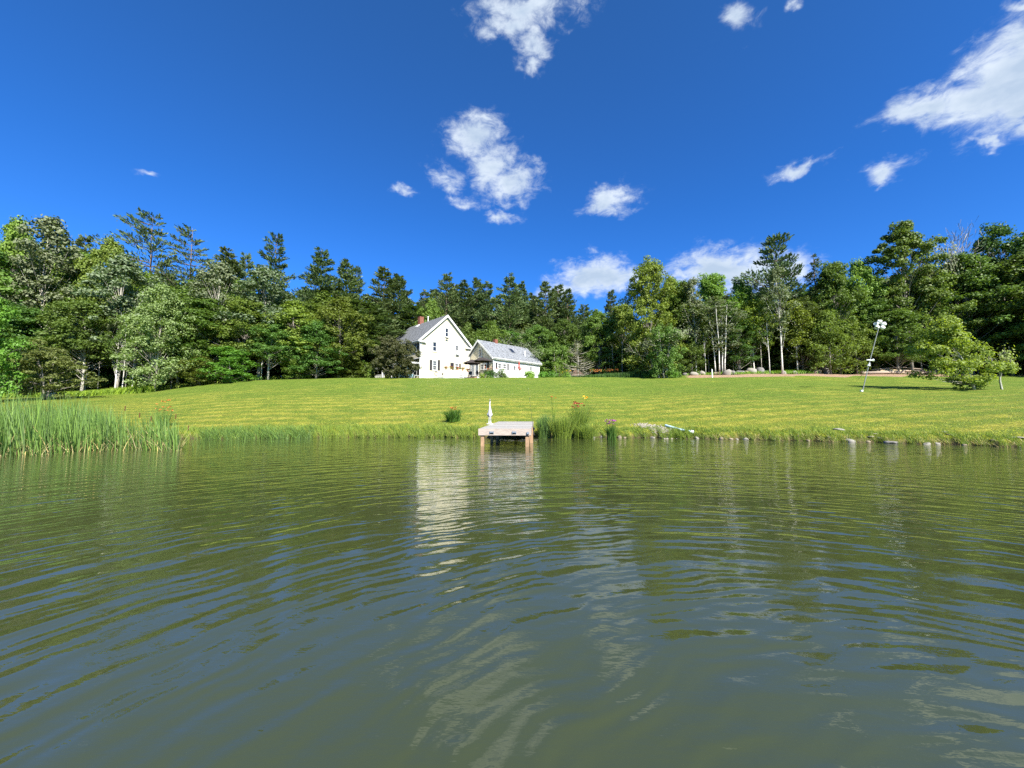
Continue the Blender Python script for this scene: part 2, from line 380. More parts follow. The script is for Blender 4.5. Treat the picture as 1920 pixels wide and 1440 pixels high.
def water_material():
    m = bpy.data.materials.new('pond_water'); m.use_nodes = True; nt = m.node_tree; N = nt.nodes; L = nt.links
    p = N['Principled BSDF']; p.inputs['Roughness'].default_value = .015; p.inputs["IOR"].default_value = 1.57
    p.inputs['Specular IOR Level'].default_value = .72
    g = N.new('ShaderNodeNewGeometry'); pos = g.outputs['Position']
    def M(op, a, b=None, c=None):
        n = N.new('ShaderNodeMath'); n.operation = op
        for i, v in enumerate((a, b, c)):
            if v is None: continue
            if isinstance(v, (int, float)): n.inputs[i].default_value = v
            else: L.new(v, n.inputs[i])
        return n.outputs[0]
    def noise(scale, detail=3, rough=.5, sx=(1, 1, 1), rot=0, off=(0, 0, 0)):
        mp = N.new('ShaderNodeMapping'); mp.inputs['Scale'].default_value = sx; mp.inputs['Rotation'].default_value = (0, 0, rot); mp.inputs['Location'].default_value = off; L.new(pos, mp.inputs[0])
        n = N.new('ShaderNodeTexNoise'); n.inputs['Scale'].default_value = scale; n.inputs['Detail'].default_value = detail; n.inputs['Roughness'].default_value = rough
        L.new(mp.outputs[0], n.inputs['Vector']); return n.outputs['Fac']
    def ring(cx, cy, lam, ph, wob, wscale):
        s = N.new('ShaderNodeVectorMath'); s.operation = 'SUBTRACT'; L.new(pos, s.inputs[0]); s.inputs[1].default_value = (cx, cy, 0)
        l = N.new('ShaderNodeVectorMath'); l.operation = 'LENGTH'; L.new(s.outputs[0], l.inputs[0])
        r = M('ADD', l.outputs['Value'], M('MULTIPLY', noise(wscale, 2, .5, off=(ph, 0, 0)), wob))
        return M('SINE', M('MULTIPLY_ADD', r, 2 * math.pi / lam, ph))
    amp = noise(.35, 2, .5)
    r1 = ring(1.45, .1, .38, 0, .55, .5)
    r2 = ring(2.0, -.4, .25, 1.7, .7, .8)
    r3 = ring(1.0, .2, .155, 3.1, .35, 1.3)
    fine = noise(9, 3, .55, (1, 2.2, 1), R(8))
    swell = noise(1.3, 2, .5, (1, 2.6, 1), R(-6))
    tiny = noise(60, 3, .6)
    r4 = ring(1.4, -.1, .088, 2.2, .30, 1.9)
    h = M('MULTIPLY', r1, M('MULTIPLY_ADD', amp, .0085, -.0028))
    h = M('ADD', h, M('MULTIPLY', r2, M('MULTIPLY_ADD', noise(.5, 2, off=(5, 3, 0)), .0044, -.0015)))
    h = M('ADD', h, M('MULTIPLY', r3, M('MULTIPLY_ADD', noise(.8, 2, off=(9, 1, 0)), .0026, -.0006)))
    h = M('ADD', h, M('MULTIPLY', r4, M('MULTIPLY_ADD', noise(1.1, 2, off=(2, 8, 0)), .0016, -.0004)))
    h = M('ADD', h, M('MULTIPLY', fine, .0013)); h = M('ADD', h, M('MULTIPLY', swell, .008)); h = M('ADD', h, M('MULTIPLY', tiny, .00007))
    b = N.new('ShaderNodeBump'); b.inputs['Strength'].default_value = 1; b.inputs['Distance'].default_value = 1
    L.new(h, b.inputs['Height']); L.new(b.outputs[0], p.inputs['Normal'])
    r = N.new('ShaderNodeValToRGB'); L.new(noise(.15, 3), r.inputs[0]); r.color_ramp.elements[0].color = (.036, .045, .014, 1); r.color_ramp.elements[1].color = (.044, .053, .018, 1)
    L.new(r.outputs[0], p.inputs['Base Color'])
    MATS['water'] = m
water_material()

mat('white_paint', (.64, .64, .62), .45, .05, 3)
mat('cream_siding', (.58, .53, .39), .55, .05, 2)
mat('blue_grey_trim', (.62, .66, .70), .5, .06, 3)  # pale blue-grey paint of the bench seat
mat('shingles', (.165, .172, .18), .85, .42, 4.5, .4, 20, stretch=(1, 1, 2.2))
mat('shingles_light', (.20, .21, .225), .85, .5, 3.2, .4, 20, stretch=(1, 1, 2.2))
mat('shutter_black', (.028, .026, .032), .5, .1)
mat('glass_dark', (.018, .022, .028), .06, .2, 2, spec=.6)
mat('glass_sky', (.10, .14, .20), .05, .2, 2, spec=.7)
mat('brick_red', (.24, .095, .065), .85, .25, 12, .3, 40)
mat('mortar', (.42, .38, .33), .9, .1)
mat('metal_grey', (.45, .46, .48), .35, .1, metallic=.8)
mat('mast_grey', (.17, .19, .18), .5, .15)
mat('metal_white', (.72, .73, .74), .4, .05)
mat('umbrella_cloth', (.045, .036, .034), .85, .12)
mat('deck_brown', (.20, .065, .035), .7, .25, 5, stretch=(1, 6, 1))
mat('dark_metal', (.02, .02, .022), .45, .1)
mat('chair_blue', (.30, .52, .60), .55, .08)
mat('lumber_front', (.36, .30, .255), .75, .35, 6, .2, 30, stretch=(1.2, 5, 12))
mat('lumber_post', (.32, .205, .12), .75, .35, 6, .2, 30, stretch=(6, 6, 1))
mat('plank_grey', (.24, .23, .215), .85, .22, 3, .3, 30, stretch=(1.2, 12, 4))
mat('plank_pale', (.34, .325, .30), .85, .18, 3, .3, 30, stretch=(1.2, 12, 4))
mat('plank_tan', (.28, .26, .23), .85, .2, 3, .3, 30, stretch=(1.2, 12, 4))
mat('heron_white', (.50, .50, .50), .5, .08, 8)
mat('bark_pine', (.16, .12, .09), .95, .4, 5, .6, 14, stretch=(1, 1, .25))
mat('bark_grey', (.25, .225, .19), .9, .35, 4, .5, 14, stretch=(1, 1, .25))
mat('bark_pale', (.40, .37, .31), .9, .3, 4, .4, 14, stretch=(1, 1, .25))
mat('bark_lichen', (.34, .34, .29), .9, .4, 9, .4, 20)
mat('stone_pale', (.27, .22, .15), .85, .3, 5, .4, 16)
mat('stone_grey', (.17, .16, .15), .85, .35, 4, .4, 16)
mat('stone_white', (.27, .25, .21), .85, .2, 5, .3, 16)
mat('gravel', (.27, .245, .19), .9, .3, 9)
mat('log_grey', (.34, .27, .21), .9, .35, 5, .4, 18, stretch=(.3, 4, 4))
mat('shed_wood', (.19, .12, .09), .9, .25, 5, .2, 20, stretch=(5, 5, .6))
mat('shed_roof', (.33, .29, .26), .9, .25, 5)
mat('pipe_blue', (.45, .62, .66), .5, .08)
mat('red_paint', (.42, .04, .035), .6, .15)
mat('red_flower', (.55, .035, .03), .7, .3, 30)
mat('terracotta', (.45, .17, .09), .8, .15)
mat('white_cup', (.74, .76, .74), .5, .06)
mat('rod_black', (.02, .03, .02), .4, .1)
mat('stump_cut', (.55, .42, .25), .9, .2, 12)

def birch_bark():
    m = mat('bark_birch', (.66, .63, .57), .7, .12, 3)
    nt = m.node_tree; N = nt.nodes; L = nt.links; p = N['Principled BSDF']
    tc = N.new('ShaderNodeTexCoord'); mp = N.new('ShaderNodeMapping'); mp.inputs['Scale'].default_value = (1, 1, 5); L.new(tc.outputs['Object'], mp.inputs[0])
    n = N.new('ShaderNodeTexNoise'); n.inputs['Scale'].default_value = 1.6; n.inputs['Detail'].default_value = 4; L.new(mp.outputs[0], n.inputs['Vector'])
    r = N.new('ShaderNodeValToRGB'); L.new(n.outputs['Fac'], r.inputs[0]); r.color_ramp.elements[0].position = .56; r.color_ramp.elements[1].position = .64
    src = p.inputs['Base Color'].links[0].from_socket
    mx = N.new('ShaderNodeMix'); mx.data_type = 'RGBA'; L.new(r.outputs[0], mx.inputs[0]); L.new(src, mx.inputs[6]); mx.inputs[7].default_value = (.07, .06, .05, 1)
    L.new(mx.outputs[2], p.inputs['Base Color'])
birch_bark()
def siding(name, col):
    """clapboards: the courses are geometry on the wall mesh; this only weathers them"""
    return mat(name, col, .55, .05, 1.5)

leaf_mat('leaf_maple', (.118, .180, .026))
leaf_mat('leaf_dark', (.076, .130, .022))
leaf_mat('leaf_bright', (.12, .22, .025), treevar=.12)
leaf_mat('leaf_yellow', (.135, .19, .022), treevar=.15)
leaf_mat('leaf_silver', (.145, .225, .045), under=(.24, .32, .12), var=.3, treevar=.1)
leaf_mat('leaf_aspen', (.085, .125, .050), under=(.19, .225, .125), treevar=.15)
leaf_mat('needle_pine', (.082, .120, .038), var=.4, hue=.015, trans=.2, treevar=.2)
leaf_mat('needle_spruce', (.050, .085, .028), var=.4, hue=.01, trans=.15, treevar=.2)
leaf_mat('needle_brown', (.10, .10, .045), var=.3, hue=.01, trans=.15)
leaf_mat('leaf_lilac', (.066, .088, .028), under=(.10, .115, .05), var=.5, treevar=.1)
leaf_mat('leaf_olive', (.105, .145, .035), treevar=.08)
leaf_mat('leaf_willow', (.115, .185, .035), treevar=.08)
leaf_mat('leaf_young', (.26, .31, .036), under=(.24, .29, .06), treevar=.1)
leaf_mat('twig_grey', (.24, .22, .17), var=.3, hue=0, trans=.05)
leaf_mat('reed', (.135, .235, .052), under=(.13, .215, .075), var=.45, hue=.0, trans=.3, treevar=0)
leaf_mat('reed_dry', (.40, .33, .15), var=.4, hue=0, trans=.2, treevar=0)
leaf_mat('cattail_brown', (.10, .05, .02), var=.2, hue=0, trans=0, treevar=0)
leaf_mat('grass_long', (.20, .28, .045), under=(.17, .235, .05), var=.5, hue=0, trans=.35, treevar=0)
leaf_mat('grass_turf', (.36, .37, .05), var=.5, hue=0, trans=.35, treevar=0)
leaf_mat('lily_leaf', (.065, .145, .022), var=.4, hue=.0, trans=.3)
leaf_mat('garden_leaf', (.12, .225, .025), var=.4, hue=.02, trans=.35)
leaf_mat('fern_leaf', (.15, .25, .030), var=.4, hue=.02, trans=.35)
leaf_mat('orange_petal', (.55, .20, .06), var=.25, hue=0, trans=.3)
leaf_mat('yellow_petal', (.75, .50, .05), var=.25, hue=0, trans=.3)
leaf_mat('red_petal', (.38, .07, .05), var=.3, hue=0, trans=.2)
leaf_mat('purple_petal', (.34, .07, .36), var=.35, hue=0, trans=.3)

# ------------------------------------------------------------------ ground and water
def build_ground():
    ts = np.concatenate([np.linspace(-math.pi, -1.15, 60, endpoint=False), np.linspace(-1.15, 1.15, 620), np.linspace(1.15, math.pi, 61)[1:]])
    rr = np.concatenate([[.0, 4, 6.5], np.arange(8, 24, .16), np.arange(24, 62, .42), 62 * 1.08 ** np.arange(0, 30)])
    T, Rr = np.meshgrid(ts, rr, indexing='ij'); X = Rr * np.sin(T); Y = Rr * np.cos(T); Z = height(X, Y)
    far = np.clip((Rr - 250) / 300, 0, 1); Z = Z * (1 - far) + far * 12
    nT, nR = T.shape; P = np.stack([X, Y, Z], -1).reshape(-1, 3)
    i, j = np.meshgrid(np.arange(nT - 1), np.arange(nR - 1), indexing='ij')
    q = np.stack([i * nR + j, (i + 1) * nR + j, (i + 1) * nR + j + 1, i * nR + j + 1], -1).reshape(-1, 4)[:, ::-1]
    me = bpy.data.meshes.new('lawn_ground'); me.vertices.add(len(P)); me.vertices.foreach_set('co', P.reshape(-1).astype(np.float32))
    me.loops.add(q.size); me.loops.foreach_set('vertex_index', q.reshape(-1).astype(np.int32))
    me.polygons.add(len(q)); me.polygons.foreach_set('loop_start', np.arange(0, q.size, 4, dtype=np.int32)); me.update(calc_edges=True); me.shade_smooth()
    me.materials.append(MATS['lawn'])
    x, y, z = P.T; t = np.arctan2(x, y); r = np.hypot(x, y); rc = sinterp(t, CT[:, 0], CT[:, 1]); rs = shore_r(t)
    px = 960 + F * np.tan(np.clip(t, -1.4, 1.4))
    d0 = np.interp(px, [1230, 1290, 1400, 1700, 1900, 2400], [60, 50.5, 49.3, 50.0, 51.5, 50]); 
    dirt = np.clip((y - d0) / .8, 0, 1) * np.clip((px - 1270) / 40, 0, 1) * (np.abs(t) < 1.3)
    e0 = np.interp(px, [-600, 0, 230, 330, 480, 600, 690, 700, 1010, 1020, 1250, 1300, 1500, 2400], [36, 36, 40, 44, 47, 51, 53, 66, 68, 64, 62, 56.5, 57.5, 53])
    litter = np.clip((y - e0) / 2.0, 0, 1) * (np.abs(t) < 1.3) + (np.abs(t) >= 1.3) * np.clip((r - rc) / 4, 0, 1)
    mud = np.clip(1 - (r - rs) / .35, 0, 1)
    for nme, arr in (('dirt', dirt), ('litter', litter), ('mud', mud)):
        a = me.attributes.new(nme, 'FLOAT', 'POINT'); a.data.foreach_set('value', arr.astype(np.float32))
    o = link('ground', me); o['kind'] = 'structure'; return o
build_ground()
def build_water():
    me = bpy.data.meshes.new('water'); ts = np.linspace(-math.pi, math.pi, 97)[:-1]
    v = [(0, 0, 0)] + [(1.04 * (shore_r(t) + 1.2) * math.sin(t), 1.04 * (shore_r(t) + 1.2) * math.cos(t), 0) for t in ts]
    me.from_pydata([tuple(map(float, p)) for p in v], [], [(0, (i + 1) % 96 + 1, i + 1) for i in range(96)])
    me.materials.append(MATS['water']); o = link('pond_water', me); o['kind'] = 'structure'
build_water()

# ------------------------------------------------------------------ trees: prototypes
def trunk_curve(h, lean, r, n=7, wob=.25):
    z = np.linspace(0, 1, n); ax, ay = lean
    return [Vector((ax * h * t ** 1.5 + wob * math.sin(t * 5 + r.random()) * t, ay * h * t ** 1.5 + wob * math.cos(t * 4) * t * .6, h * t)) for t in z]
def proto_hardwood(seed, h=16, cr=4.2, base=.22, n=24000, leaf='leaf_maple', bark='bark_grey', ls=.27, clumps=260, tr=.17, flat=.72, shape=1.0, trunks=1, lean=(0, 0), wind=0, clump_r=(.45, 1.05), spread=.4, splay=.16, pw=.58):
    r = np.random.default_rng(seed); tb = MB(); cen = []; 
    for k in range(trunks):
        a = 6.28 * k / trunks + r.random(); off = Vector((math.cos(a), math.sin(a), 0)) * (0 if trunks == 1 else spread * .5)
        pts = trunk_curve(h * .9, (lean[0] + (0 if trunks == 1 else splay * math.cos(a)), lean[1] + (0 if trunks == 1 else splay * math.sin(a))), r)
        pts = [p + off for p in pts]; rad = [tr * 1.25] + [tr * (1 - .85 * t) for t in np.linspace(.1, 1, 6)]
        tb.tube(pts, rad, 7)
        for j in range(clumps // trunks):
            t = base + (1 - base) * r.random() ** .85
            prof = math.sin(math.pi * min(1, max(.0, ((t - base) / (1 - base) * .88 + .1)) ** .75)) ** pw * shape
            rad_ = cr * prof * (.35 + .65 * math.sqrt(r.random())) * (.8 + .35 * math.sin(3 * t * 6 + seed + j * .01))
            a2 = r.random() * 6.283; f = t * (len(pts) - 1); i = min(int(f), len(pts) - 2); p0 = pts[i].lerp(pts[i + 1], f - i) if t < 1 else pts[-1]
            c = Vector((pts[-1].x * t, pts[-1].y * t, h * t)) if trunks == 1 else Vector((p0.x, p0.y, h * t))
            c = c + Vector((math.cos(a2) * rad_ + wind * rad_ * .4, math.sin(a2) * rad_, r.normal() * .3))
            cen.append(tuple(c))
            if r.random() < .32:
                st = max(.08, t - .12 - .1 * r.random()); f = st * (len(pts) - 1) ; i = min(int(f), len(pts) - 2); s0 = pts[i].lerp(pts[i + 1], f - i)
                mid = s0.lerp(c, .5) + Vector((0, 0, -.06 * rad_)); rr0 = tr * .32 * (1.1 - st)
                tb.tube([s0, mid, c], [rr0, rr0 * .6, rr0 * .2], 4, cap=False)
    cen = np.array(cen); k = len(cen); per = r.dirichlet(np.ones(k) * 4) * n; per = np.maximum(per.astype(int), 12)
    idx = np.repeat(np.arange(k), per); m = len(idx)
    cr_ = r.uniform(*clump_r, size=k)[idx][:, None]
    q = nrm(r.normal(size=(m, 3))); rad = r.random((m, 1)) ** .42
    off = q * rad * cr_ * np.array([1, 1, flat]); P = cen[idx] + off
    P[:, 2] -= .08 * (off[:, 0] ** 2 + off[:, 1] ** 2)           # sprays droop at their rims
    P[:, 2] = np.maximum(P[:, 2], .15)
    nn = nrm(q * .8 + np.array([0, -.0, .6]) + r.normal(size=(m, 3)) * .55)
    L_ = ls * r.uniform(.6, 1.3, m); return tb.mesh('trunk', bark, True), quads_mesh('crown', leaves(P, nn, L_, L_ * .72, r), leaf), h, cr
def proto_pine(seed, h=24, cr=3.9, base=.24, wh=34, n=165, mat_='needle_pine', up=.35, wind=.0, bark='bark_pine', tr=.24, droop=0, cone=.8, dead=True, ls=.38, bare=False):
    r = np.random.default_rng(seed); tb = MB(); pts = trunk_curve(h, (wind * .04, 0), r, 8, .12)
    tb.tube(pts, [tr * 1.2] + [tr * (1 - .93 * t) for t in np.linspace(.12, 1, 7)], 7)
    C_, D_ = [], []
    for i in range(wh):
        t = base + (1 - base) * (i + r.random() * .6) / wh; nb = r.integers(3, 6)
        top = (1 - t) / (1 - base)
        R0 = cr * (top ** cone) * (.75 + .5 * r.random()) + .35
        for b in range(nb):
            a = r.random() * 6.283; Lb = R0 * (.55 + .6 * r.random())
            if r.random() < .14: continue
            dx, dy = math.cos(a), math.sin(a); dx += wind * .7; 
            z0 = h * t; f = t * (len(pts) - 1); ii = min(int(f), len(pts) - 2); s0 = pts[ii].lerp(pts[ii + 1], min(1, f - ii))
            lift = (up - droop) * Lb
            tip = s0 + Vector((dx * Lb, dy * Lb, lift)); mid = s0 + Vector((dx * Lb * .55, dy * Lb * .55, lift * .25))
            rb = .018 + .012 * Lb; tb.tube([s0, mid, tip], [rb, rb * .7, rb * .2], 4, cap=False)
            m = int(n * Lb / cr * (1.0 if not bare else .5)) + 8; s = r.random(m) ** .7 * .85 + .17; s = np.minimum(s, 1.02)
            s0n, mn, tn = map(np.array, (s0, mid, tip)); s_ = s[:, None]
            B = (1 - s_) ** 2 * s0n + 2 * s_ * (1 - s_) * mn + s_ ** 2 * tn
            side = np.array([-dy, dx, 0]); w = r.normal(size=m) * .26 * Lb * (1.1 - .6 * s)
            B = B + side * w[:, None] + np.array([0, 0, 1]) * (r.normal(size=m) * .07 - np.abs(w) * droop)[:, None]
            d = np.array([dx, dy, 0]) * .7 + side * np.sign(w)[:, None] * .6 + np.array([0, 0, .75 if droop == 0 else -.1]) + r.normal(size=(m, 3)) * .4
            C_.append(B); D_.append(d)
    if dead:
        for k in range(14):
            t = base * (.35 + .65 * r.random()); a = r.random() * 6.28; l = .5 + 1.4 * r.random(); s0 = Vector((0, 0, h * t))
            tb.tube([s0, s0 + Vector((math.cos(a) * l, math.sin(a) * l, -.1 + .2 * r.random()))], [.03, .008], 4, cap=False)
    Cc = np.concatenate(C_); D = np.concatenate(D_); m = len(Cc); L_ = ls * r.uniform(.6, 1.25, m)
    return tb.mesh('trunk', bark, True), quads_mesh('crown', needles(Cc, D, L_, L_ * .34, r), mat_), h, cr
def proto_twigs(seed, h=9, cr=1.8, base=.3, bark='bark_pale', n=900, leaf='twig_grey', tr=.09):
    r = np.random.default_rng(seed); tb = MB(); Cc, D = [], []
    def grow(p, d, l, rad, lev):
        q = p + d * l; tb.tube([p, p.lerp(q, .5) + Vector(r.normal(size=3) * .05 * l), q], [rad, rad * .8, rad * .55], 5 if lev < 2 else 3, cap=False)
        if lev == 4: return
        for k in range(3 if lev else 4):
            dd = (d + Vector(r.normal(size=3)) * .42 + Vector((0, 0, .12))).normalized(); grow(p.lerp(q, .5 + .5 * r.random()), dd, l * (.62 + .2 * r.random()), rad * .5, lev + 1)
        Cc.append(tuple(q)); D.append(tuple(d))
    grow(Vector((0, 0, 0)), Vector((0, 0, 1)), h * .38, tr, 0)
    Cc = np.array(Cc); idx = r.integers(0, len(Cc), n); P = Cc[idx] + r.normal(size=(n, 3)) * .35; Dd = np.array(D)[idx] + r.normal(size=(n, 3)) * .5
    return tb.mesh('trunk', bark, True), quads_mesh('crown', needles(P, Dd, r.uniform(.25, .6, n), .03, r) if leaf == 'twig_grey' else leaves(P, nrm(Dd), r.uniform(.14, .3, n), .16, r), leaf), h, cr

PROTO = {}
def reg(kind, *fs): PROTO[kind] = list(fs)
hw = proto_hardwood
reg('maple', hw(11), hw(12, cr=4.6), hw(13, cr=3.8, base=.18), hw(14, cr=4.4, base=.3))
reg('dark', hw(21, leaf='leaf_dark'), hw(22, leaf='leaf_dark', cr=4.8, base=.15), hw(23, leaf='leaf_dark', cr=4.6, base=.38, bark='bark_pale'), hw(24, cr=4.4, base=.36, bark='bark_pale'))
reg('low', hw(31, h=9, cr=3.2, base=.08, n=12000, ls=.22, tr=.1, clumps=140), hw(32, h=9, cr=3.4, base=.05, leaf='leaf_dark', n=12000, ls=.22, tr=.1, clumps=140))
reg('dome', hw(91, h=18, cr=4.7, base=.04, n=42000, ls=.25, clumps=420, shape=1.02, pw=.34, clump_r=(.5, 1.0)))
reg('bright', hw(41, h=8, cr=3.4, base=.06, n=9000, ls=.24, tr=.08, leaf='leaf_bright', clumps=100, clump_r=(.45, .9)))
reg('yellow', hw(45, h=12, cr=2.6, base=.35, n=6500, ls=.26, tr=.1, leaf='leaf_yellow', bark='bark_birch', clumps=80, clump_r=(.45, 1.)))
reg('silver', hw(51, h=13, cr=4.0, base=.09, n=26000, ls=.22, leaf='leaf_silver', bark='bark_pale', clumps=300, clump_r=(.45, .95), shape=1.0, pw=.5, tr=.1))
reg('aspen', hw(61, cr=3.7, base=.3, n=11000, ls=.26, leaf='leaf_aspen', bark='bark_pale', clumps=150, clump_r=(.5, 1.0), wind=-.3, flat=.6), hw(62, cr=3.3, base=.3, n=9500, ls=.26, leaf='leaf_aspen', bark='bark_pale', clumps=120, clump_r=(.5, 1.0), flat=.6))
reg('birch', hw(71, cr=2.4, base=.38, n=5200, ls=.22, leaf='leaf_aspen', bark='bark_birch', clumps=90, tr=.12, clump_r=(.4, .8)),
    hw(72, h=15, cr=2.7, base=.42, n=4800, ls=.2, leaf='leaf_maple', bark='bark_birch', clumps=90, tr=.10, clump_r=(.4, .8)))
reg('birch_clump', hw(75, h=15, cr=2.2, base=.34, n=8000, ls=.2, leaf='leaf_aspen', bark='bark_birch', clumps=100, tr=.065, trunks=4, clump_r=(.4, .8), spread=1.0, splay=.045))
reg('ash', hw(81, h=20, cr=4.6, base=.34, n=19000, ls=.30, leaf='leaf_dark', bark='bark_grey', clumps=170, tr=.22, clump_r=(.5, 1.1), flat=.55, wind=.2, pw=.5))
reg('pine', proto_pine(101), proto_pine(102, cr=4.3, base=.26), proto_pine(103, cr=3.5, base=.32), proto_pine(104, cr=3.2, base=.3, cone=.65))
reg('windpine', proto_pine(111, h=24, cr=5.2, base=.45, wh=20, n=95, wind=-.55, up=.42, cone=.62), proto_pine(112, h=24, cr=4.6, base=.45, wh=18, n=95, wind=-.35, up=.45, cone=.6))
reg('darkpine', proto_pine(121, h=22, cr=3.9, base=.35, wh=24, n=90, up=.38, mat_='needle_spruce', cone=.75), proto_pine(122, h=22, cr=5.4, base=.5, wh=15, n=150, wind=-.25, up=.22, mat_='needle_spruce', cone=.45, ls=.5))
reg('spruce', proto_pine(131, h=18, cr=3.3, base=.08, wh=36, n=70, up=0, droop=.28, mat_='needle_spruce', cone=.9, dead=False, ls=.34), proto_pine(132, h=18, cr=3.0, base=.06, wh=38, n=60, up=.05, droop=.3, mat_='needle_pine', cone=.85, dead=False, ls=.34))
reg('hemlock', proto_pine(141, h=7, cr=2.7, base=.05, wh=24, n=34, up=.25, droop=0, mat_='needle_brown', cone=.8, dead=False, ls=.22, bark='bark_pale', tr=.1, bare=True))
reg('bare', proto_twigs(151), proto_twigs(152, cr=2.2))
reg('snag', proto_twigs(161, n=1300, leaf='leaf_aspen', tr=.11))
reg('lilac', hw(171, h=5, cr=2.9, base=.08, n=30000, ls=.17, pw=.5, leaf='leaf_lilac', bark='bark_pale', clumps=320, tr=.06, trunks=7, clump_r=(.25, .5), spread=.9, flat=.8))
reg('willow', hw(181, h=7, cr=2.5, base=.02, n=18000, ls=.19, leaf='leaf_willow', bark='bark_pale', clumps=190, tr=.08, trunks=4, clump_r=(.3, .6), spread=.8, flat=.9))
reg('young', hw(191, h=5, cr=2.2, base=.06, n=15000, ls=.15, leaf='leaf_young', bark='bark_lichen', clumps=150, tr=.08, clump_r=(.28, .62), flat=.6, wind=-.3, lean=(-.42, 0), shape=1.0, pw=.7))
reg('sparse', proto_twigs(195, h=3.4, n=230, leaf='leaf_young', bark='bark_lichen', tr=.12))
reg('apple', hw(201, h=5, cr=3.2, base=.14, n=12000, ls=.17, leaf='leaf_olive', bark='bark_grey', clumps=150, tr=.10, trunks=3, clump_r=(.35, .75), flat=.4))
NAMES = dict(maple='maple_tree', dark='broadleaf_tree', low='young_maple', bright='young_maple', yellow='yellow_birch', silver='silver_poplar', aspen='aspen_tree', birch='birch_tree',
             birch_clump='birch_tree', dome='maple_tree', ash='ash_tree', pine='white_pine', windpine='white_pine', darkpine='white_pine', spruce='spruce_tree', hemlock='hemlock_tree', bare='dead_tree',
             snag='thin_tree', lilac='lilac_bush', willow='willow_tree', young='ornamental_tree', sparse='sparse_tree', apple='apple_tree')
used = {k: [False] * len(v) for k, v in PROTO.items()}
PLACED = []
def tree(kind, px, Y, ytop, w, label, cat='tree', group=None, v=0, rot=None, z=None, sink=.05):
    trunk, crown, h, cr = PROTO[kind][v % len(PROTO[kind])]
    b = ground(px, Y); zt = at(px, ytop, Y).z; s = (zt - b.z) / (h * 1.03); sxy = w / F * Y / (2 * cr * 1.08)
    t = thing(NAMES[kind], label, cat, (b.x, b.y, b.z - sink), 0, group)
    t.rotation_euler = (0, 0, random.random() * 6.28 if rot is None else rot); t.scale = (sxy, sxy, s)
    link('trunk', trunk, t); link('crown', crown, t); PLACED.append((b.x, b.y, px)); return t

T = tree
# ---- left wood, from the water's edge rightwards
T('bright', -42, 30, 560, 120, 'yellow-green leafy tree cut off by the left edge of the photo')
T('apple', 80, 34, 652, 140, 'broad dark low tree above the reeds with a pale cut stump under it', rot=.5)
T('silver', 288, 42, 543, 128, 'pale silvery leaved tree standing out light against the dark wood', rot=2.0)
T('aspen', 62, 49, 404, 165, 'tall grey-green windblown aspen, highest crown at the far left', v=0, rot=0)
T('maple', 0, 52, 415, 130, 'tall leafy tree at the left edge, just left of the windblown aspen', v=1)
T('maple', 178, 50, 444, 110, 'round topped green maple between the windblown aspen and the tall pine', v=0)
T('aspen', 215, 45, 474, 140, 'rounded olive tinted aspen in front of the tall windswept pine', v=1)
T('windpine', 268, 60, 396, 170, 'tallest windswept white pine with branches streaming left', v=0, rot=0.15)
T('windpine', 343, 62, 418, 140, 'thinner windswept pine just right of the tallest one', v=1, rot=-.2)
T('pine', 128, 56, 432, 70, 'pine top showing behind the windblown aspen', v=3)
T('pine', 408, 58, 458, 125, 'pine with broad soft top right of the two windswept pines', v=0)
T('pine', 446, 60, 468, 84, 'pine whose top slopes down toward the dark narrow pine', v=1)
T('darkpine', 503, 60, 432, 110, 'dark narrow pine standing alone above the wood, left of the house', v=0, rot=1.0)
T('aspen', 482, 49, 498, 150, 'pale grey-green poplar below the dark narrow pine', v=0, rot=3)
T('aspen', 400, 48, 487, 110, 'pale aspen crown below the two windswept pines', v=1, rot=1)
T('pine', 592, 62, 461, 130, 'large pine with a ragged pointed top left of the house', v=1, rot=.6)
T('pine', 640, 64, 482, 110, 'pine right of the ragged pointed one, with sky gaps under it', v=2)
T('darkpine', 662, 66, 494, 70, 'dark pine in the gap between the two tall pine groups', v=0)
T('pine', 712, 66, 496, 122, 'full pine in the group left above the house roof', v=0)
T('pine', 742, 68, 510, 84, 'pine rising behind the left end of the house roof', v=3)
T('pine', 792, 76, 537, 62, 'small distant pine in the dip left above the chimney', v=2)
T('maple', 370, 46, 560, 135, 'maple behind the pale silvery tree on its right', v=2)
T('maple', 452, 47, 560, 130, 'dense maple behind the bright green young maple', v=3)
T('maple', 545, 50, 568, 140, 'wide maple in the middle of the left wood', v=0)
T('maple', 632, 52, 560, 130, 'wide maple nearest the house in the left wood', v=1)
T('maple', 682, 68, 600, 84, 'maple partly behind the grey bush by the porch', v=2)
T('dark', 590, 49, 602, 118, 'dark low spreading broadleaf tree left of the house', v=1)
T('dark', 500, 47, 600, 110, 'dark broadleaf with thin pale trunks on the hill brow', v=2)
T('dark', 330, 46, 590, 110, 'dark broadleaf directly right of the pale silvery tree', v=2)
T('dark', 150, 43, 560, 150, 'dark leafy tree over the shaded trunks at the left', v=2)
T('dark', 30, 42, 575, 150, 'dark leafy tree behind the broad low one at the left', v=0)
T('bright', 427, 44.5, 651, 112, 'bright green young maple on the brow of the hill')
T('low', 372, 44, 668, 80, 'young maple between the silvery tree and the bright green one', v=0)
T('low', 560, 49, 668, 70, 'young maple at the foot of the wood left of the arborvitae', v=0)
T('low', 652, 53, 668, 75, 'young maple just left of the cone shaped arborvitae', v=0)
T('bright', 676, 55, 676, 36, 'small bright green sapling behind the cone shaped arborvitae')
T('birch', 213, 44, 560, 60, 'pale trunked tree, thickest white trunk left of the silvery tree', v=0)
T('birch', 226, 42.5, 590, 50, 'leaning pale trunked tree left of the silvery tree', v=1)
T('birch', 245, 43, 620, 40, 'short pale trunk in the shade under the silvery tree', v=0)
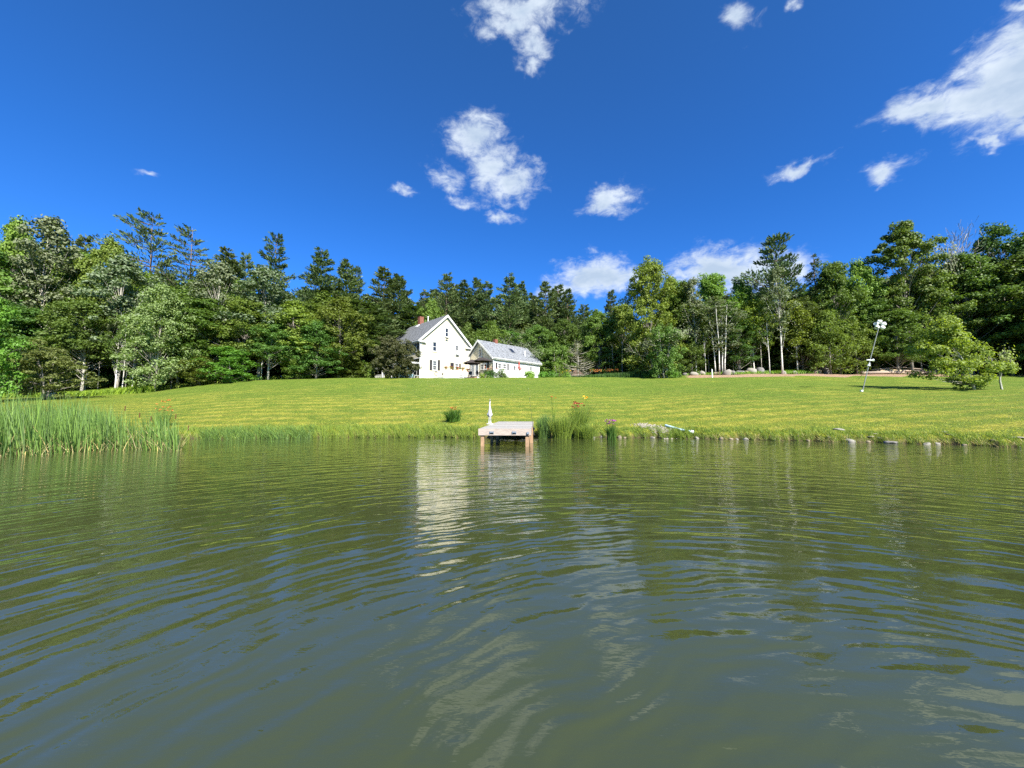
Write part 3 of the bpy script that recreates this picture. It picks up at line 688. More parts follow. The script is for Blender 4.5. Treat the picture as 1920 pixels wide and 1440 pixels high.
T('birch', 487, 48, 600, 44, 'thin pale trunked tree on the brow between dark broadleaf trees', v=1)
# ---- by and behind the house
T('lilac', 740, 50.6, 640, 92, 'large grey-green many stemmed bush in front of the porch', 'bush', rot=.4)
PB = [(833, 84, 508, 74, 1, 'leftmost tall pine directly behind the gable of the house'), (868, 86, 524, 66, 2, 'second tall pine from the left behind the house gable'),
      (893, 90, 520, 54, 3, 'narrow pine behind the gap between the two house wings'), (912, 84, 524, 58, 2, 'pine with bare pale lower trunk above the low wing'),
      (955, 82, 512, 80, 1, 'tallest dark pointed pine above the low wing'), (978, 88, 526, 56, 2, 'slim pine right of the tallest dark pointed pine'),
      (1024, 84, 526, 68, 0, 'pointed pine in front of the left edge of the white cloud'), (1048, 88, 532, 54, 3, 'slender pine against the low white cloud'),
      (1066, 84, 540, 66, 0, 'pine whose right side slopes down into the sky gap'), (1098, 90, 568, 60, 1, 'lowest pine in the skyline dip'), 
      (1000, 92, 548, 60, 2, 'half hidden pine between the pointed pines'), (850, 95, 530, 60, 0, 'half hidden pine behind the gable peak')]
for i, (px, Y, yt, w, v, lb) in enumerate(PB): T('pine', px, Y, yt - 3, w * 1.3, lb, v=v)
T('pine', 1150, 82, 538, 62, 'pine standing left of the big round topped tree', v=0)
T('spruce', 1118, 80, 575, 60, 'dark spruce in the dip left of the big round topped tree', v=0)
T('maple', 805, 66, 560, 74, 'round broadleaf crown between the chimney and the pines', v=1)
T('snag', 978, 66, 612, 60, 'thin grey twiggy tree just behind the low wing roof', v=0)
T('willow', 1042, 66, 650, 70, 'grey-green willow bush at the right end of the low wing')
T('low', 925, 70, 615, 60, 'small green tree rising behind the low wing chimney', v=0)
T('dark', 1012, 72, 612, 90, 'broadleaf tree behind the right end of the low wing', v=2)
T('dark', 1062, 72, 600, 100, 'dark broadleaf tree behind the small brown shed', v=1)
T('dark', 1125, 68, 585, 110, 'dark layered broadleaf above the orange lilies', v=1)
T('maple', 1170, 72, 570, 90, 'maple left of the big round topped tree, below the pine', v=3)
T('hemlock', 1085, 57.5, 636, 66, 'sparse drooping brownish conifer in front of the shed', rot=1)
T('dome', 1224, 60, 490, 122, 'big round topped tree, tallest broadleaf right of the house', v=0, rot=.7)
T('dome', 1268, 62, 524, 78, 'right shoulder of the big round topped tree, a separate maple behind', v=0)
T('snag', 1238, 54.8, 600, 70, 'thin bare twigged tree growing out of the willow shrub on the lawn')
T('willow', 1250, 53.5, 612, 64, 'green willow shrub standing alone at the back of the lawn', rot=1.2)
T('low', 1208, 62, 662, 56, 'young maple at the left behind the lone willow shrub', v=1)
# ---- right wood
T('birch_clump', 1352, 56.1, 556, 84, 'clump of four white birch stems from one foot', v=0, rot=.3)
T('birch', 1308, 57.6, 520, 56, 'birch with broken pale trunk right of the big round topped tree', v=0)
T('birch', 1471, 55.5, 500, 66, 'tallest white trunked birch leaning slightly left by the dirt drive', v=0, rot=0)
T('birch', 1447, 56.1, 560, 48, 'thin white birch left of the tallest white trunked one', v=1)
T('birch', 1326, 56.6, 600, 30, 'small thin birch left of the four stemmed clump', v=1)
T('yellow', 1500, 56.6, 562, 66, 'yellow-green leaved birch right of the tallest white trunk', v=0)
T('yellow', 1418, 58.6, 560, 80, 'yellow-green tree between the birch clump and the tall birch', v=0, rot=2)
T('darkpine', 1474, 60, 440, 116, 'dark windswept pine with flat tiers above the right wood', v=1, rot=.2)
T('spruce', 1545, 60, 468, 76, 'dark green spreading tree right of the flat tiered pine', v=1)
T('spruce', 1425, 62, 518, 56, 'small spruce top left of the flat tiered pine', v=0)
T('maple', 1580, 58, 490, 96, 'maple on the skyline left of the tall dark ash', v=3)
T('maple', 1630, 60, 487, 90, 'lower maple on the skyline next to the tall dark ash', v=0)
T('ash', 1716, 58, 414, 134, 'tall dark ash with visible trunk, highest crown on the right', v=0, rot=.5)
T('bare', 1802, 58, 420, 80, 'leafless grey treetop right of the tall dark ash', v=0)
T('bare', 1840, 60, 428, 66, 'second leafless grey treetop near the right edge', v=1)
T('snag', 1768, 58.6, 432, 56, 'thin pale leaved treetop between the ash and the leafless tree')
T('dark', 1905, 57.6, 424, 150, 'massive dark tree filling the right edge of the wood', v=1)
T('dark', 1830, 56.6, 478, 150, 'dark tree below the leafless treetops', v=0)
T('dark', 1760, 57.6, 500, 120, 'dark tree behind the small bright leaning tree', v=1)
T('maple', 1290, 60, 530, 90, 'olive green tree right behind the lone willow shrub', v=2)
T('maple', 1345, 62, 512, 100, 'tree on the skyline right of the big round topped tree', v=3)
T('maple', 1400, 64, 524, 90, 'tree on the skyline between birch clump and tiered pine', v=0)
T('low', 1562, 55.6, 586, 96, 'leafy young maple behind the dirt drive, right of the yellow-green birch', v=0)
T('low', 1612, 56.6, 598, 80, 'young maple behind the leaning pole', v=0)
T('dark', 1690, 55.6, 582, 112, 'round grey-green young maple behind the log pile', v=0, rot=1)
T('dark', 1650, 58.6, 560, 110, 'dark maple between the leaning pole and the tall ash', v=0)
T('dark', 1510, 58, 560, 110, 'dark broadleaf behind the yellow-green birch', v=1)
T('dark', 1390, 58, 585, 100, 'dark broadleaf behind the birch clump', v=0)
T('low', 1300, 57.6, 640, 60, 'young broadleaf bush behind the boulders, left of the birch clump', v=1)
T('young', 1830, 30.5, 602, 122, 'small bright green tree leaning left on the lawn at the right', rot=0)
T('sparse', 1882, 30.5, 642, 62, 'sparse small tree with pale bent stem, right of the bright leaning one', rot=.8)
# ---- trees nobody can tell apart that close the wood behind
MARKS = [(40, 'left edge of the wood'), (120, 'tall windblown aspen'), (210, 'round topped maple left of the tall pine'), (300, 'tallest windswept pine'), (380, 'thinner windswept pine'), (470, 'pine with the soft broad top'),
         (550, 'dark narrow pine'), (620, 'ragged pointed pine'), (700, 'pine pair left of the house'), (780, 'left end of the house roof'), (860, 'farmhouse gable'), (930, 'gap between house and wing'), (1010, 'roof of the low wing'),
         (1100, 'small brown shed'), (1180, 'orange lilies'), (1290, 'big round topped tree'), (1400, 'four stemmed birch clump'), (1490, 'tallest white birch'), (1560, 'yellow-green birch'), (1660, 'leaning pole'), (1770, 'tall dark ash'), (1860, 'leafless treetops'), (9999, 'right edge of the wood')]
def near(text, px): return text + ' the ' + next(n for m, n in MARKS if px < m)
def fill(px0, px1, n, kinds, Y0, Y1, y0, y1, w, group, labels):
    for k in range(n):
        fc = None
        px = px0 + (px1 - px0) * (k + .2 + .6 * random.random()) / n; kd, v = kinds[int(random.random() * len(kinds))]
        tree(kd, px, Y0 + (Y1 - Y0) * random.random(), y0(px) + (y1 - 0) * random.random(), w * (1. + .5 * random.random()), near(('conifer ' if kd in ('pine', 'spruce', 'darkpine') else 'broadleaf tree ') + labels, px), group=group + (' conifers' if kd in ('pine', 'spruce', 'darkpine') else ' broadleaf trees'), v=v)
sky_y = lambda px: float(np.interp(px, [-200, 0, 100, 200, 400, 500, 620, 760, 830, 1000, 1090, 1130, 1200, 1260, 1400, 1480, 1600, 1720, 1900, 2200], [440, 450, 455, 480, 495, 515, 530, 560, 545, 555, 585, 590, 560, 535, 540, 520, 515, 490, 480, 480]))
K1 = [('maple', 0), ('maple', 1), ('maple', 2), ('maple', 3), ('dark', 0), ('dark', 1), ('aspen', 1), ('pine', 3)]
K2 = [('pine', 0), ('pine', 1), ('pine', 2), ('pine', 3), ('spruce', 1), ('darkpine', 0)]
LL = ['conifer crowded deep in the left wood', 'broadleaf tree crowded deep in the left wood']
LC = ['pine crowded behind the row of pines above the house', 'broadleaf tree crowded in the wood behind the house']
LR = ['conifer crowded deep in the right wood', 'broadleaf tree crowded deep in the right wood']
fill(-160, 700, 24, K1, 54, 62, lambda p: sky_y(p) + 12, 40, 125, 'deep left wood', 'in the second row behind')
fill(-160, 780, 20, K1 + K2, 66, 76, lambda p: sky_y(p) + 5, 30, 100, 'deep left wood', 'in the rearmost row behind')
fill(780, 1180, 20, K2, 92, 104, lambda p: sky_y(p) - 8, 20, 80, 'wood behind the house', 'in the rearmost row behind')
fill(900, 1200, 9, K1, 74, 80, lambda p: sky_y(p) + 50, 30, 80, 'wood behind the house', 'in the middle row behind')
fill(1230, 2120, 22, K1, 62, 70, lambda p: sky_y(p) + 12, 40, 105, 'deep right wood', 'in the second row behind')
fill(1230, 2120, 18, K1, 74, 84, lambda p: sky_y(p) + 5, 30, 100, 'deep right wood', 'in the rearmost row behind')
fill(1930, 2200, 5, [('dark', 0), ('dark', 1)], 44, 54, lambda p: 470, 30, 150, 'deep right wood', 'in front of')
fill(-330, -40, 5, [('dark', 0), ('maple', 1)], 38, 50, lambda p: 440, 40, 150, 'deep left wood', 'in front of')
# saplings in the shade under the crowns
def saplings(px0, px1, n, Yf, y0, y1, group, label):
    for k in range(n):
        px = px0 + (px1 - px0) * (k + random.random()) / n
        tree('low', px, Yf(px) + 5 * random.random(), y0 + (y1 - y0) * random.random(), 60 + 40 * random.random(), near(label, px), group=group, v=1)
saplings(-120, 690, 16, lambda p: float(np.interp(p, [-100, 230, 330, 480, 600, 700], [42, 47, 50, 53, 56, 60])), 620, 655, 'saplings under the left wood', 'shaded sapling under')
saplings(1290, 2080, 17, lambda p: 60, 620, 650, 'saplings under the right wood', 'shaded sapling under')
saplings(1000, 1240, 6, lambda p: 72, 620, 650, 'saplings behind the garden', 'shaded sapling behind')
saplings(760, 1000, 7, lambda p: 82, 600, 640, 'saplings behind the house', 'shaded sapling under the pines behind')
# thin bare trunks seen in the shade
def trunks(pxs, Y, group, label, bark='bark_pale'):
    first = None
    for px in pxs:
        b = ground(px, Y + random.random() * 3); h = 4.5 + 3 * random.random(); r_ = .03 + .045 * random.random()
        mb = MB(); mb.tube([(0, 0, -.1), (.1 * random.random(), 0, h * .4), (.4 * (random.random() - .5), 0, h)], [r_ * 1.3, r_, r_ * .5], 6)
        for _ in range(4):
            z = h * (.4 + .5 * random.random()); a = random.random() * 6.28; mb.tube([(0, 0, z), (math.cos(a) * .8, math.sin(a) * .8, z + .4)], [.02, .006], 4, cap=False)
        o = mb.obj('bare_trunk', bark, None, True, tuple(b)); tag(o, near(label, px), 'tree trunk', group)
trunks([148, 156, 180, 232, 262, 276, 300, 318], 44, 'thin pale trunks under the left wood', 'thin bare trunk in shade under')
trunks([482, 494, 540, 618], 51.5, 'thin pale trunks behind the hill brow', 'thin bare trunk on the brow below', 'bark_grey')
trunks([1318, 1332, 1378, 1412, 1432, 1506, 1511, 1524, 1552, 1578, 1590, 1600, 1688, 1734, 1862, 1900], 58, 'thin pale trunks under the right wood', 'thin bare trunk in shade under')
trunks([1128, 1136, 1144, 1152, 1168], 66, 'thin trunks behind the lilies', 'thin bare trunk behind')

# the dense growth that closes the view between the stems, too far in to tell one plant from the next
def mass(name, px0, px1, Y0, Y1, hgt, n, size, m, label, seed):
    r = np.random.default_rng(seed); px = r.uniform(px0, px1, n); Y = r.uniform(Y0, Y1, n); x = (px - 960) / F * Y
    hh = hgt * (.7 + .3 * np.sin(px * .045 + seed) * np.cos(px * .017)); z = height(x, Y) + hh * r.random(n) ** .9
    P = np.stack([x, Y, z], 1); L_ = size * r.uniform(.5, 1.3, n)
    o = link(name, quads_mesh(name, leaves(P, nrm(r.normal(size=(n, 3)) + [0, -.3, .5]), L_, L_ * .75, r), m)); o['kind'] = 'stuff'; tag(o, label, 'undergrowth')
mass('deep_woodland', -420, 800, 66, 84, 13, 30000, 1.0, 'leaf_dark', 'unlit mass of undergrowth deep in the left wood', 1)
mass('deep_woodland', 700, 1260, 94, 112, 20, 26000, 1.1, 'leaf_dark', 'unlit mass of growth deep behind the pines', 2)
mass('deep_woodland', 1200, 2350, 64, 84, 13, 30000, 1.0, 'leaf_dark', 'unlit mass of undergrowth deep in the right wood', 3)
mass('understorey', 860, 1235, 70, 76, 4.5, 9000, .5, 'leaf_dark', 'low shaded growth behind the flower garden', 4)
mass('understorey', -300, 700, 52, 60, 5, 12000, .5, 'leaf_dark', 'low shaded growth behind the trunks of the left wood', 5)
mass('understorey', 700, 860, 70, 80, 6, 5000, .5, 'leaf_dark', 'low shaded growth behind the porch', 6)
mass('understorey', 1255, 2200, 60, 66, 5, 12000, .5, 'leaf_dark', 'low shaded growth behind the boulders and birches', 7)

# ------------------------------------------------------------------ farmhouse and its low wing
ANG = R(43.5)
def frame_for(px, py, Y):
    p = at(px, py, Y); return Vector((p.x, p.y, 0))
cA, sA = math.cos(ANG), math.sin(ANG)
def pt_on(origin, nx, px, py, off=0):
    """local point where the sight line px,py meets a wall: nx='y' wall in the local x-z plane at y=off, nx='x' wall in the y-z plane at x=off"""
    d = ray(px, py); o = Vector((0, 0, EYE)) - origin
    lx = Vector((d.x * cA + d.y * sA, -d.x * sA + d.y * cA, d.z)); lo = Vector((o.x * cA + o.y * sA, -o.x * sA + o.y * cA, o.z))
    t = (off - lo.y) / lx.y if nx == 'y' else (off - lo.x) / lx.x
    return lo + lx * t
def loc2w(origin, x, y, z=0): return Vector((origin.x + x * cA - y * sA, origin.y + x * sA + y * cA, origin.z + z))

def clap_wall(poly, nrm_ax, course=.115):
    """clapboard wall: outline poly [(a,z)...] in wall coordinates, each course a slightly tilted board. Returns MB in (a, out, z)"""
    mb = MB(); zs = [p[1] for p in poly]; z = min(zs); top = max(zs)
    def span(zz):
        xs = []
        n = len(poly)
        for i in range(n):
            (x1, z1), (x2, z2) = poly[i], poly[(i + 1) % n]
            if (z1 - zz) * (z2 - zz) < 0 or z1 == zz != z2:
                xs.append(x1 + (x2 - x1) * (zz - z1) / (z2 - z1))
        return (min(xs), max(xs)) if len(xs) >= 2 else None
    while z < top - .03:
        a = span(z + .002); z2 = min(z + course, top - .01); b = span(z2 - .002)
        if a and b:
            mb.poly([(a[0], -.022, z), (a[1], -.022, z), (b[1], -.004, z2), (b[0], -.004, z2)])
            mb.poly([(a[0], -.004, z), (a[1], -.004, z), (a[1], -.022, z), (a[0], -.022, z)])
        z += course
    return mb
ROT = Matrix.Rotation(0, 4, 'Z')
def wall_xform(mb, side, off):
    """front wall: x stays, out is -y. side wall left (x=off): a runs along y, out is -x. right wall: out is +x. back: out is +y"""
    out = []
    for (a, o, z) in mb.v:
        out.append({'front': (a, off + o, z), 'left': (off + o, a, z), 'right': (off - o, a, z), 'back': (a, off - o, z)}[side])
    mb.v = out
    if side in ('left', 'back'): mb.f = [f[::-1] for f in mb.f]
    return mb
def window(parent, side, off, a0, a1, z0, z1, rows=2, cols=2, sashes=2, glass='glass_dark', frame='white_paint', name='window', proud=.05):
    """double hung window as a part: casing with panes and glazing bars beneath it"""
    w = MB(); fr = .085
    def B(mb, x0, x1, y0, y1, zz0, zz1):
        y0 += .024; y1 += .026
        if side == 'front': mb.box(x0, x1, off - y1, off - y0, zz0, zz1)
        elif side == 'left': mb.box(off - y1, off - y0, x0, x1, zz0, zz1)
        else: mb.box(off + y0, off + y1, x0, x1, zz0, zz1)
    B(w, a0 - fr, a0, .0, proud, z0 - .02, z1); B(w, a1, a1 + fr, .0, proud, z0 - .02, z1); B(w, a0 - fr - .03, a1 + fr + .03, .0, proud + .03, z1, z1 + fr + .03)
    B(w, a0 - fr - .04, a1 + fr + .04, .0, proud + .05, z0 - .09, z0 - .02)
    p = w.obj(name, frame, parent)
    g = MB(); B(g, a0, a1, .003, .012, z0, z1); g.obj('glass', glass, p)
    s = MB(); zm = (z0 + z1) / 2
    B(s, a0, a0 + .035, .014, .035, z0, z1); B(s, a1 - .035, a1, .014, .035, z0, z1); B(s, a0 + .035, a1 - .035, .014, .035, z0, z0 + .045); B(s, a0 + .035, a1 - .035, .014, .035, z1 - .045, z1)
    if sashes == 2: B(s, a0 + .035, a1 - .035, .014, .042, zm - .028, zm + .028)
    s.obj('sash', frame, p)
    if rows * cols > 1:
        u = MB(); n = rows * sashes
        for i in range(1, cols): x = a0 + (a1 - a0) * i / cols; B(u, x - .011, x + .011, .013, .026, z0 + .045, z1 - .045)
        for i in range(1, n):
            if sashes == 2 and i == rows: continue
            z = z0 + (z1 - z0) * i / n; B(u, a0 + .035, a1 - .035, .013, .024, z - .011, z + .011)
        u.obj('glazing_bars', frame, p)
    return p
def shutter(parent, side, off, a0, a1, z0, z1):
    s = MB()
    def B(x0, x1, y0, y1, zz0, zz1):
        y0 += .012; y1 += .014
        if side == 'front': s.box(x0, x1, off - y1, off - y0, zz0, zz1)
        elif side == 'left': s.box(off - y1, off - y0, x0, x1, zz0, zz1)
    B(a0, a0 + .05, .02, .055, z0, z1); B(a1 - .05, a1, .02, .055, z0, z1); B(a0 + .05, a1 - .05, .02, .055, z0, z0 + .07); B(a0 + .05, a1 - .05, .02, .055, z1 - .07, z1)
    n = max(4, int((z1 - z0) / .1))
    for i in range(n): z = z0 + .07 + (z1 - z0 - .14) * i / n; B(a0 + .05, a1 - .05, .022, .045, z + .008, z + (z1 - z0 - .14) / n - .008)
    B(a0 + .05, a1 - .05, .02, .024, z0 + .07, z1 - .07)
    return s.obj('shutter', 'shutter_black', parent)
def roof_slab(mb, ridge_a, ridge_b, eave_a, eave_b, th=.14):
    P = [Vector(p) for p in (eave_a, eave_b, ridge_b, ridge_a)]; n = (P[1] - P[0]).cross(P[3] - P[0]).normalized()
    if n.z < 0: n = -n
    return mb.prism(P, n * th)
def shingle_rows(parent, ea, eb, ra, rb, m, course=.32):
    """overlapping shingle courses as one part: thin steps up the slope, each split in tabs of uneven length"""
    ea, eb, ra, rb = map(Vector, (ea, eb, ra, rb)); up = (ra - ea); L_ = up.length; n = (eb - ea).cross(up).normalized()
    if n.z < 0: n = -n
    mb = MB(); k = int(L_ / course); width = (eb - ea).length; r = random.Random(5)
    for i in range(k):
        t0, t1 = i / k, min(1, (i + 1.12) / k); a0, b0 = ea.lerp(ra, t0), eb.lerp(rb, t0); a1, b1 = ea.lerp(ra, t1), eb.lerp(rb, t1)
        s = 0.0
        while s < 1:
            e = min(1, s + (.7 + .5 * r.random()) / width)
            lift = .022 + .01 * r.random(); dn = (ea - ra).normalized() * (.02 * r.random())
            p = [a0.lerp(b0, s + .003) + n * lift + dn, a0.lerp(b0, e - .003) + n * lift + dn, a1.lerp(b1, e - .003) + n * .004, a1.lerp(b1, s + .003) + n * .004]
            mb.poly(p); mb.poly([a0.lerp(b0, s + .003) + dn, a0.lerp(b0, e - .003) + dn, p[1], p[0]]); s = e
    o = mb.obj('shingles', m, parent); o['kind'] = 'stuff'; return o
def bricks_tower(parent, x0, x1, y0, y1, z0, z1, name='chimney'):
    core = MB().box(x0 + .015, x1 - .015, y0 + .015, y1 - .015, z0, z1 - .02); c = core.obj(name, 'mortar', parent)
    b = MB(); z = z0; i = 0; bh = .075; bl = .22
    while z < z1 - .02:
        for (ax, s0, s1, f0) in (('x', x0, x1, y0), ('x', x0, x1, y1), ('y', y0, y1, x0), ('y', y0, y1, x1)):
            s = s0 - (bl / 2 if i % 2 else 0)
            while s < s1 - .02:
                a, e = max(s, s0), min(s + bl - .012, s1); 
                if e - a > .03:
                    if ax == 'x': b.box(a, e, f0 - .012, f0 + .012, z, z + bh - .012)
                    else: b.box(f0 - .012, f0 + .012, a, e, z, z + bh - .012)
                s += bl
        z += bh; i += 1
    b.box(x0 - .03, x1 + .03, y0 - .03, y1 + .03, z1 - .02, z1 + .05)
    o = b.obj('bricks', 'brick_red', c); o['kind'] = 'stuff'; return c

# ---- main house
A0 = frame_for(787.5, 708, 54); GZ = H(A0.x, A0.y) - .1; A0.z = GZ
W_, L_ = 8.55, 10.6
EZ = at(789, 634, 54).z - GZ; PZ = pt_on(A0, 'y', 839.4, 593.5).z
PZ = min(PZ, EZ + 4.3)
mh = thing('farmhouse', 'cream two and a half storey farmhouse with grey roof and tall gable', 'house', tuple(A0), ANG)
MATS['cream'] = MATS['cream_siding']
MB().box(.02, W_ - .02, .02, L_ - .02, -.6, EZ).prism([(.02, .02, EZ), (W_ - .02, .02, EZ), (W_ / 2, .02, PZ)], (0, L_ - .04, 0)).obj('wall_core', 'cream_siding', mh)
gab = [(0, .25), (W_, .25), (W_, EZ), (W_ / 2, PZ), (0, EZ)]
w1 = wall_xform(clap_wall(gab, 'y'), 'front', 0).obj('siding', 'cream_siding', mh)
wall_xform(clap_wall([(0, .25), (L_, .25), (L_, EZ), (0, EZ)], 'x'), 'left', 0).obj('siding', 'cream_siding', mh)
wall_xform(clap_wall([(0, .25), (L_, .25), (L_, EZ), (0, EZ)], 'x'), 'right', W_).obj('siding', 'cream_siding', mh)
wall_xform(clap_wall(gab, 'y'), 'back', L_).obj('siding', 'cream_siding', mh)
MB().box(-.03, W_ + .03, -.03, L_ + .03, -.6, .25).obj('foundation', 'stone_grey', mh)
cb = MB()
for x in (-.06, W_ - .12): cb.box(x, x + .18, -.06, .12, .25, EZ - .02)
for x in (-.06, W_ - .12): cb.box(x, x + .18, L_ - .12, L_ + .06, .25, EZ - .02)
cb.obj('corner_boards', 'white_paint', mh)
OV = .42; sl_ = (PZ - EZ) / (W_ / 2)
rf = MB(); ez = EZ - OV * sl_
roof_slab(rf, (W_ / 2, -.35, PZ + .02), (W_ / 2, L_ + .35, PZ + .02), (-OV, -.35, ez + .02), (-OV, L_ + .35, ez + .02))
roof_slab(rf, (W_ / 2, -.35, PZ + .02), (W_ / 2, L_ + .35, PZ + .02), (W_ + OV, -.35, ez + .02), (W_ + OV, L_ + .35, ez + .02))
roof = rf.obj('roof', 'shingles', mh)
nz = math.cos(math.atan(sl_)) ; nx_ = math.sin(math.atan(sl_)); th_ = .145
def up(p, s): return (p[0] + s * nx_ * th_, p[1], p[2] + nz * th_)
shingle_rows(roof, up((-OV, L_ + .35, ez + .02), -1), up((-OV, -.35, ez + .02), -1), up((W_ / 2, L_ + .35, PZ + .02), -1), up((W_ / 2, -.35, PZ + .02), -1), 'shingles')
shingle_rows(roof, up((W_ + OV, -.35, ez + .02), 1), up((W_ + OV, L_ + .35, ez + .02), 1), up((W_ / 2, -.35, PZ + .02), 1), up((W_ / 2, L_ + .35, PZ + .02), 1), 'shingles')
tr = MB()   # rake boards, frieze, eave boards
for s, xe in ((-1, -OV), (1, W_ + OV)):
    for y in (-.40, L_ + .355):
        tr.prism([(xe, y, ez - .20), (xe, y, ez + .16), (W_ / 2, y, PZ + .18), (W_ / 2, y, PZ - .18)], (0, .045, 0))
    xe2 = xe if s > 0 else xe - .045
    tr.box(xe2, xe2 + .045, -.354, L_ + .354, ez - .16, ez + .12)
    xi0, xi1 = (-OV, -.03) if s < 0 else (W_ + .03, W_ + OV)
    tr.box(xi0, xi1, -.354, L_ + .354, ez - .18, ez - .15)
    # frieze boards under the rake on the gable wall
    x_in = 0 if s < 0 else W_
    tr.prism([(x_in, -.05, EZ - .32), (x_in, -.05, EZ - .04), (W_ / 2, -.05, PZ - .06), (W_ / 2, -.05, PZ - .36)], (0, .024, 0))
    # short cornice returns
    if s < 0: tr.box(-OV, .75, -.36, -.03, ez - .20, ez - .02)
    else: tr.box(W_ - .75, W_ + OV, -.36, -.03, ez - .20, ez - .02)
tr.obj('roof_trim', 'white_paint', mh)
gt = MB(); gt.box(-OV - .16, -OV - .05, -.3, L_ + .3, ez - .06, ez + .05); gt.obj('gutter', 'white_paint', mh)
ds = MB(); ds.tube([(-OV - .1, -.2, ez - .06), (-.15, -.12, EZ - .9), (-.12, -.12, .3)], .045, 6); ds.obj('downspout', 'metal_white', mh)
def rect(side, org, off, px0, px1, py0, py1):
    a, b = pt_on(org, side, px0, (py0 + py1) / 2, off), pt_on(org, side, px1, (py0 + py1) / 2, off)
    m = (px0 + px1) / 2; t, u = pt_on(org, side, m, py0, off), pt_on(org, side, m, py1, off)
    q = (lambda p: p.x) if side == 'y' else (lambda p: p.y)
    lo, hi = sorted((q(a), q(b))); return lo, hi, u.z, t.z
def winf(px0, px1, py0, py1, **k): window(mh, 'front', 0, *rect('y', A0, 0, px0, px1, py0, py1), **k)
winf(834.7, 840, 616, 631.5, rows=1, cols=1)
winf(811.3, 817.7, 641.7, 658.5, rows=1, cols=1)
winf(853.4, 859.4, 648, 666, rows=2, cols=3, glass='glass_dark')
winf(811.3, 818, 677, 694, rows=2, cols=3, glass='glass_dark')
winf(853, 858.4, 682, 691, rows=1, cols=2)
for r_ in ((805.6, 809.7, 674.7, 694), (820.6, 824.5, 675, 694.5), (844.2, 850.5, 680.3, 693), (860.8, 863.5, 682, 692)): shutter(mh, 'front', 0, *rect('y', A0, 0, *r_))
a0, a1, z0, z1 = rect('y', A0, 0, 853.4, 859.4, 659, 665)
MB().box(a0 + .05, a1 - .05, -.42, -.06, z0 - .02, z1 - .05).obj('air_conditioner', 'metal_white', mh)
p = pt_on(A0, 'y', 836.5, 634.5); fl = MB(); fl.tube([(p.x, -.03, p.z), (p.x, -.22, p.z + .03)], .03, 6).lathe([(.03, .02), (.11, -.05), (.12, -.12)], 8, (p.x - .09, -.26, p.z)).lathe([(.03, .02), (.11, -.05), (.12, -.12)], 8, (p.x + .12, -.26, p.z)); fl.obj('flood_light', 'dark_metal', mh)
p = pt_on(A0, 'y', 829, 701); MB().tube([(p.x, -.04, p.z), (p.x, -.14, p.z)], .05, 6).box(p.x - .09, p.x + .09, -.16, -.14, p.z - .09, p.z + .09).obj('water_tap', 'dark_metal', mh)
p = pt_on(A0, 'y', 817, 700); hz = MB(); hz.tube([(p.x + .26 * math.cos(a / 12 * 6.283), -.10 - .004 * a, p.z + .26 * math.sin(a / 12 * 6.283)) for a in range(13)], .03, 5).tube([(p.x + .2, -.1, p.z - .3), (p.x + .22, -.2, .0)], .03, 5); hz.obj('hose', 'metal_grey', mh)
# basement vent
MB().box(1.0, 1.9, -.08, -.02, -.02, .2).obj('basement_window', 'shutter_black', mh)
# left (eave side) wall windows, upper and lower, seen past the bush
for (y0, y1, z0, z1) in ((1.0, 1.85, EZ - 1.75, EZ - .45), (4.2, 5.05, EZ - 1.75, EZ - .45), (7.6, 8.45, EZ - 1.75, EZ - .45), (.9, 1.9, 1.0, 2.6), (3.6, 4.6, 1.0, 2.6), (7.4, 8.4, 1.0, 2.6)):
    window(mh, 'left', 0, y0, y1, z0, z1, rows=1, cols=2); shutter(mh, 'left', 0, y0 - .55, y0 - .12, z0, z1); shutter(mh, 'left', 0, y1 + .12, y1 + .55, z0, z1)
# chimney and vent pipe on the ridge
def on_ridge(px):
    d = ray(px, 600); o = Vector((0, 0, EYE)) - A0
    lx = (d.x * cA + d.y * sA, -d.x * sA + d.y * cA); lo = (o.x * cA + o.y * sA, -o.x * sA + o.y * cA)
    t = (W_ / 2 - lo[0]) / lx[0]; return lo[1] + lx[1] * t
yc = on_ridge(789); ch = bricks_tower(mh, W_ / 2 - .35, W_ / 2 + .35, yc - .35, yc + .35, PZ - .6, PZ + 1.25)
fl = MB(); fl.prism([(W_ / 2 - .75, yc - .40, PZ - .55), (W_ / 2 - .40, yc - .40, PZ - .22), (W_ / 2 - .40, yc - .40, PZ - .02), (W_ / 2 - .85, yc - .40, PZ - .45)], (0, .8, 0)); fl.obj('flashing', 'metal_white', mh)
yp = on_ridge(799) - .1; pz_ = MB(); pz_.tube([(W_ / 2 + .3, yp, PZ - .4), (W_ / 2 + .3, yp, PZ + .95)], .07, 8).lathe([(.13, .95), (.13, 1.08), (.05, 1.14)], 8, (W_ / 2 + .3, yp, PZ)); pz_.obj('vent_pipe', 'metal_white', mh)
# porch along the eave side
po = MB(); PZ0, PD = .45, 2.0
po.box(-PD, -.05, .1, 9.6, PZ0 - .15, PZ0); po.obj('porch_floor', 'white_paint', mh)
pr = MB(); pr.prism([(-PD - .3, -.15, 2.72), (-.03, -.15, 3.35), (-.03, -.15, 3.45), (-PD - .3, -.15, 2.84)], (0, 9.9, 0)); pr.obj('porch_roof', 'shingles', mh)
MB().box(-PD - .32, -PD - .02, -.18, 9.78, 2.5, 2.71).box(-PD, -.03, -.18, .0, 2.5, 2.71).obj('porch_trim', 'white_paint', mh)
for y in (.1, 2.4, 4.8, 7.2, 9.4): MB().box(-PD, -PD + .16, y, y + .16, PZ0, 2.5).box(-PD - .03, -PD + .19, y - .03, y + .19, PZ0, PZ0 + .14).box(-PD - .03, -PD + .19, y - .03, y + .19, 2.38, 2.5).obj('porch_post', 'white_paint', mh)
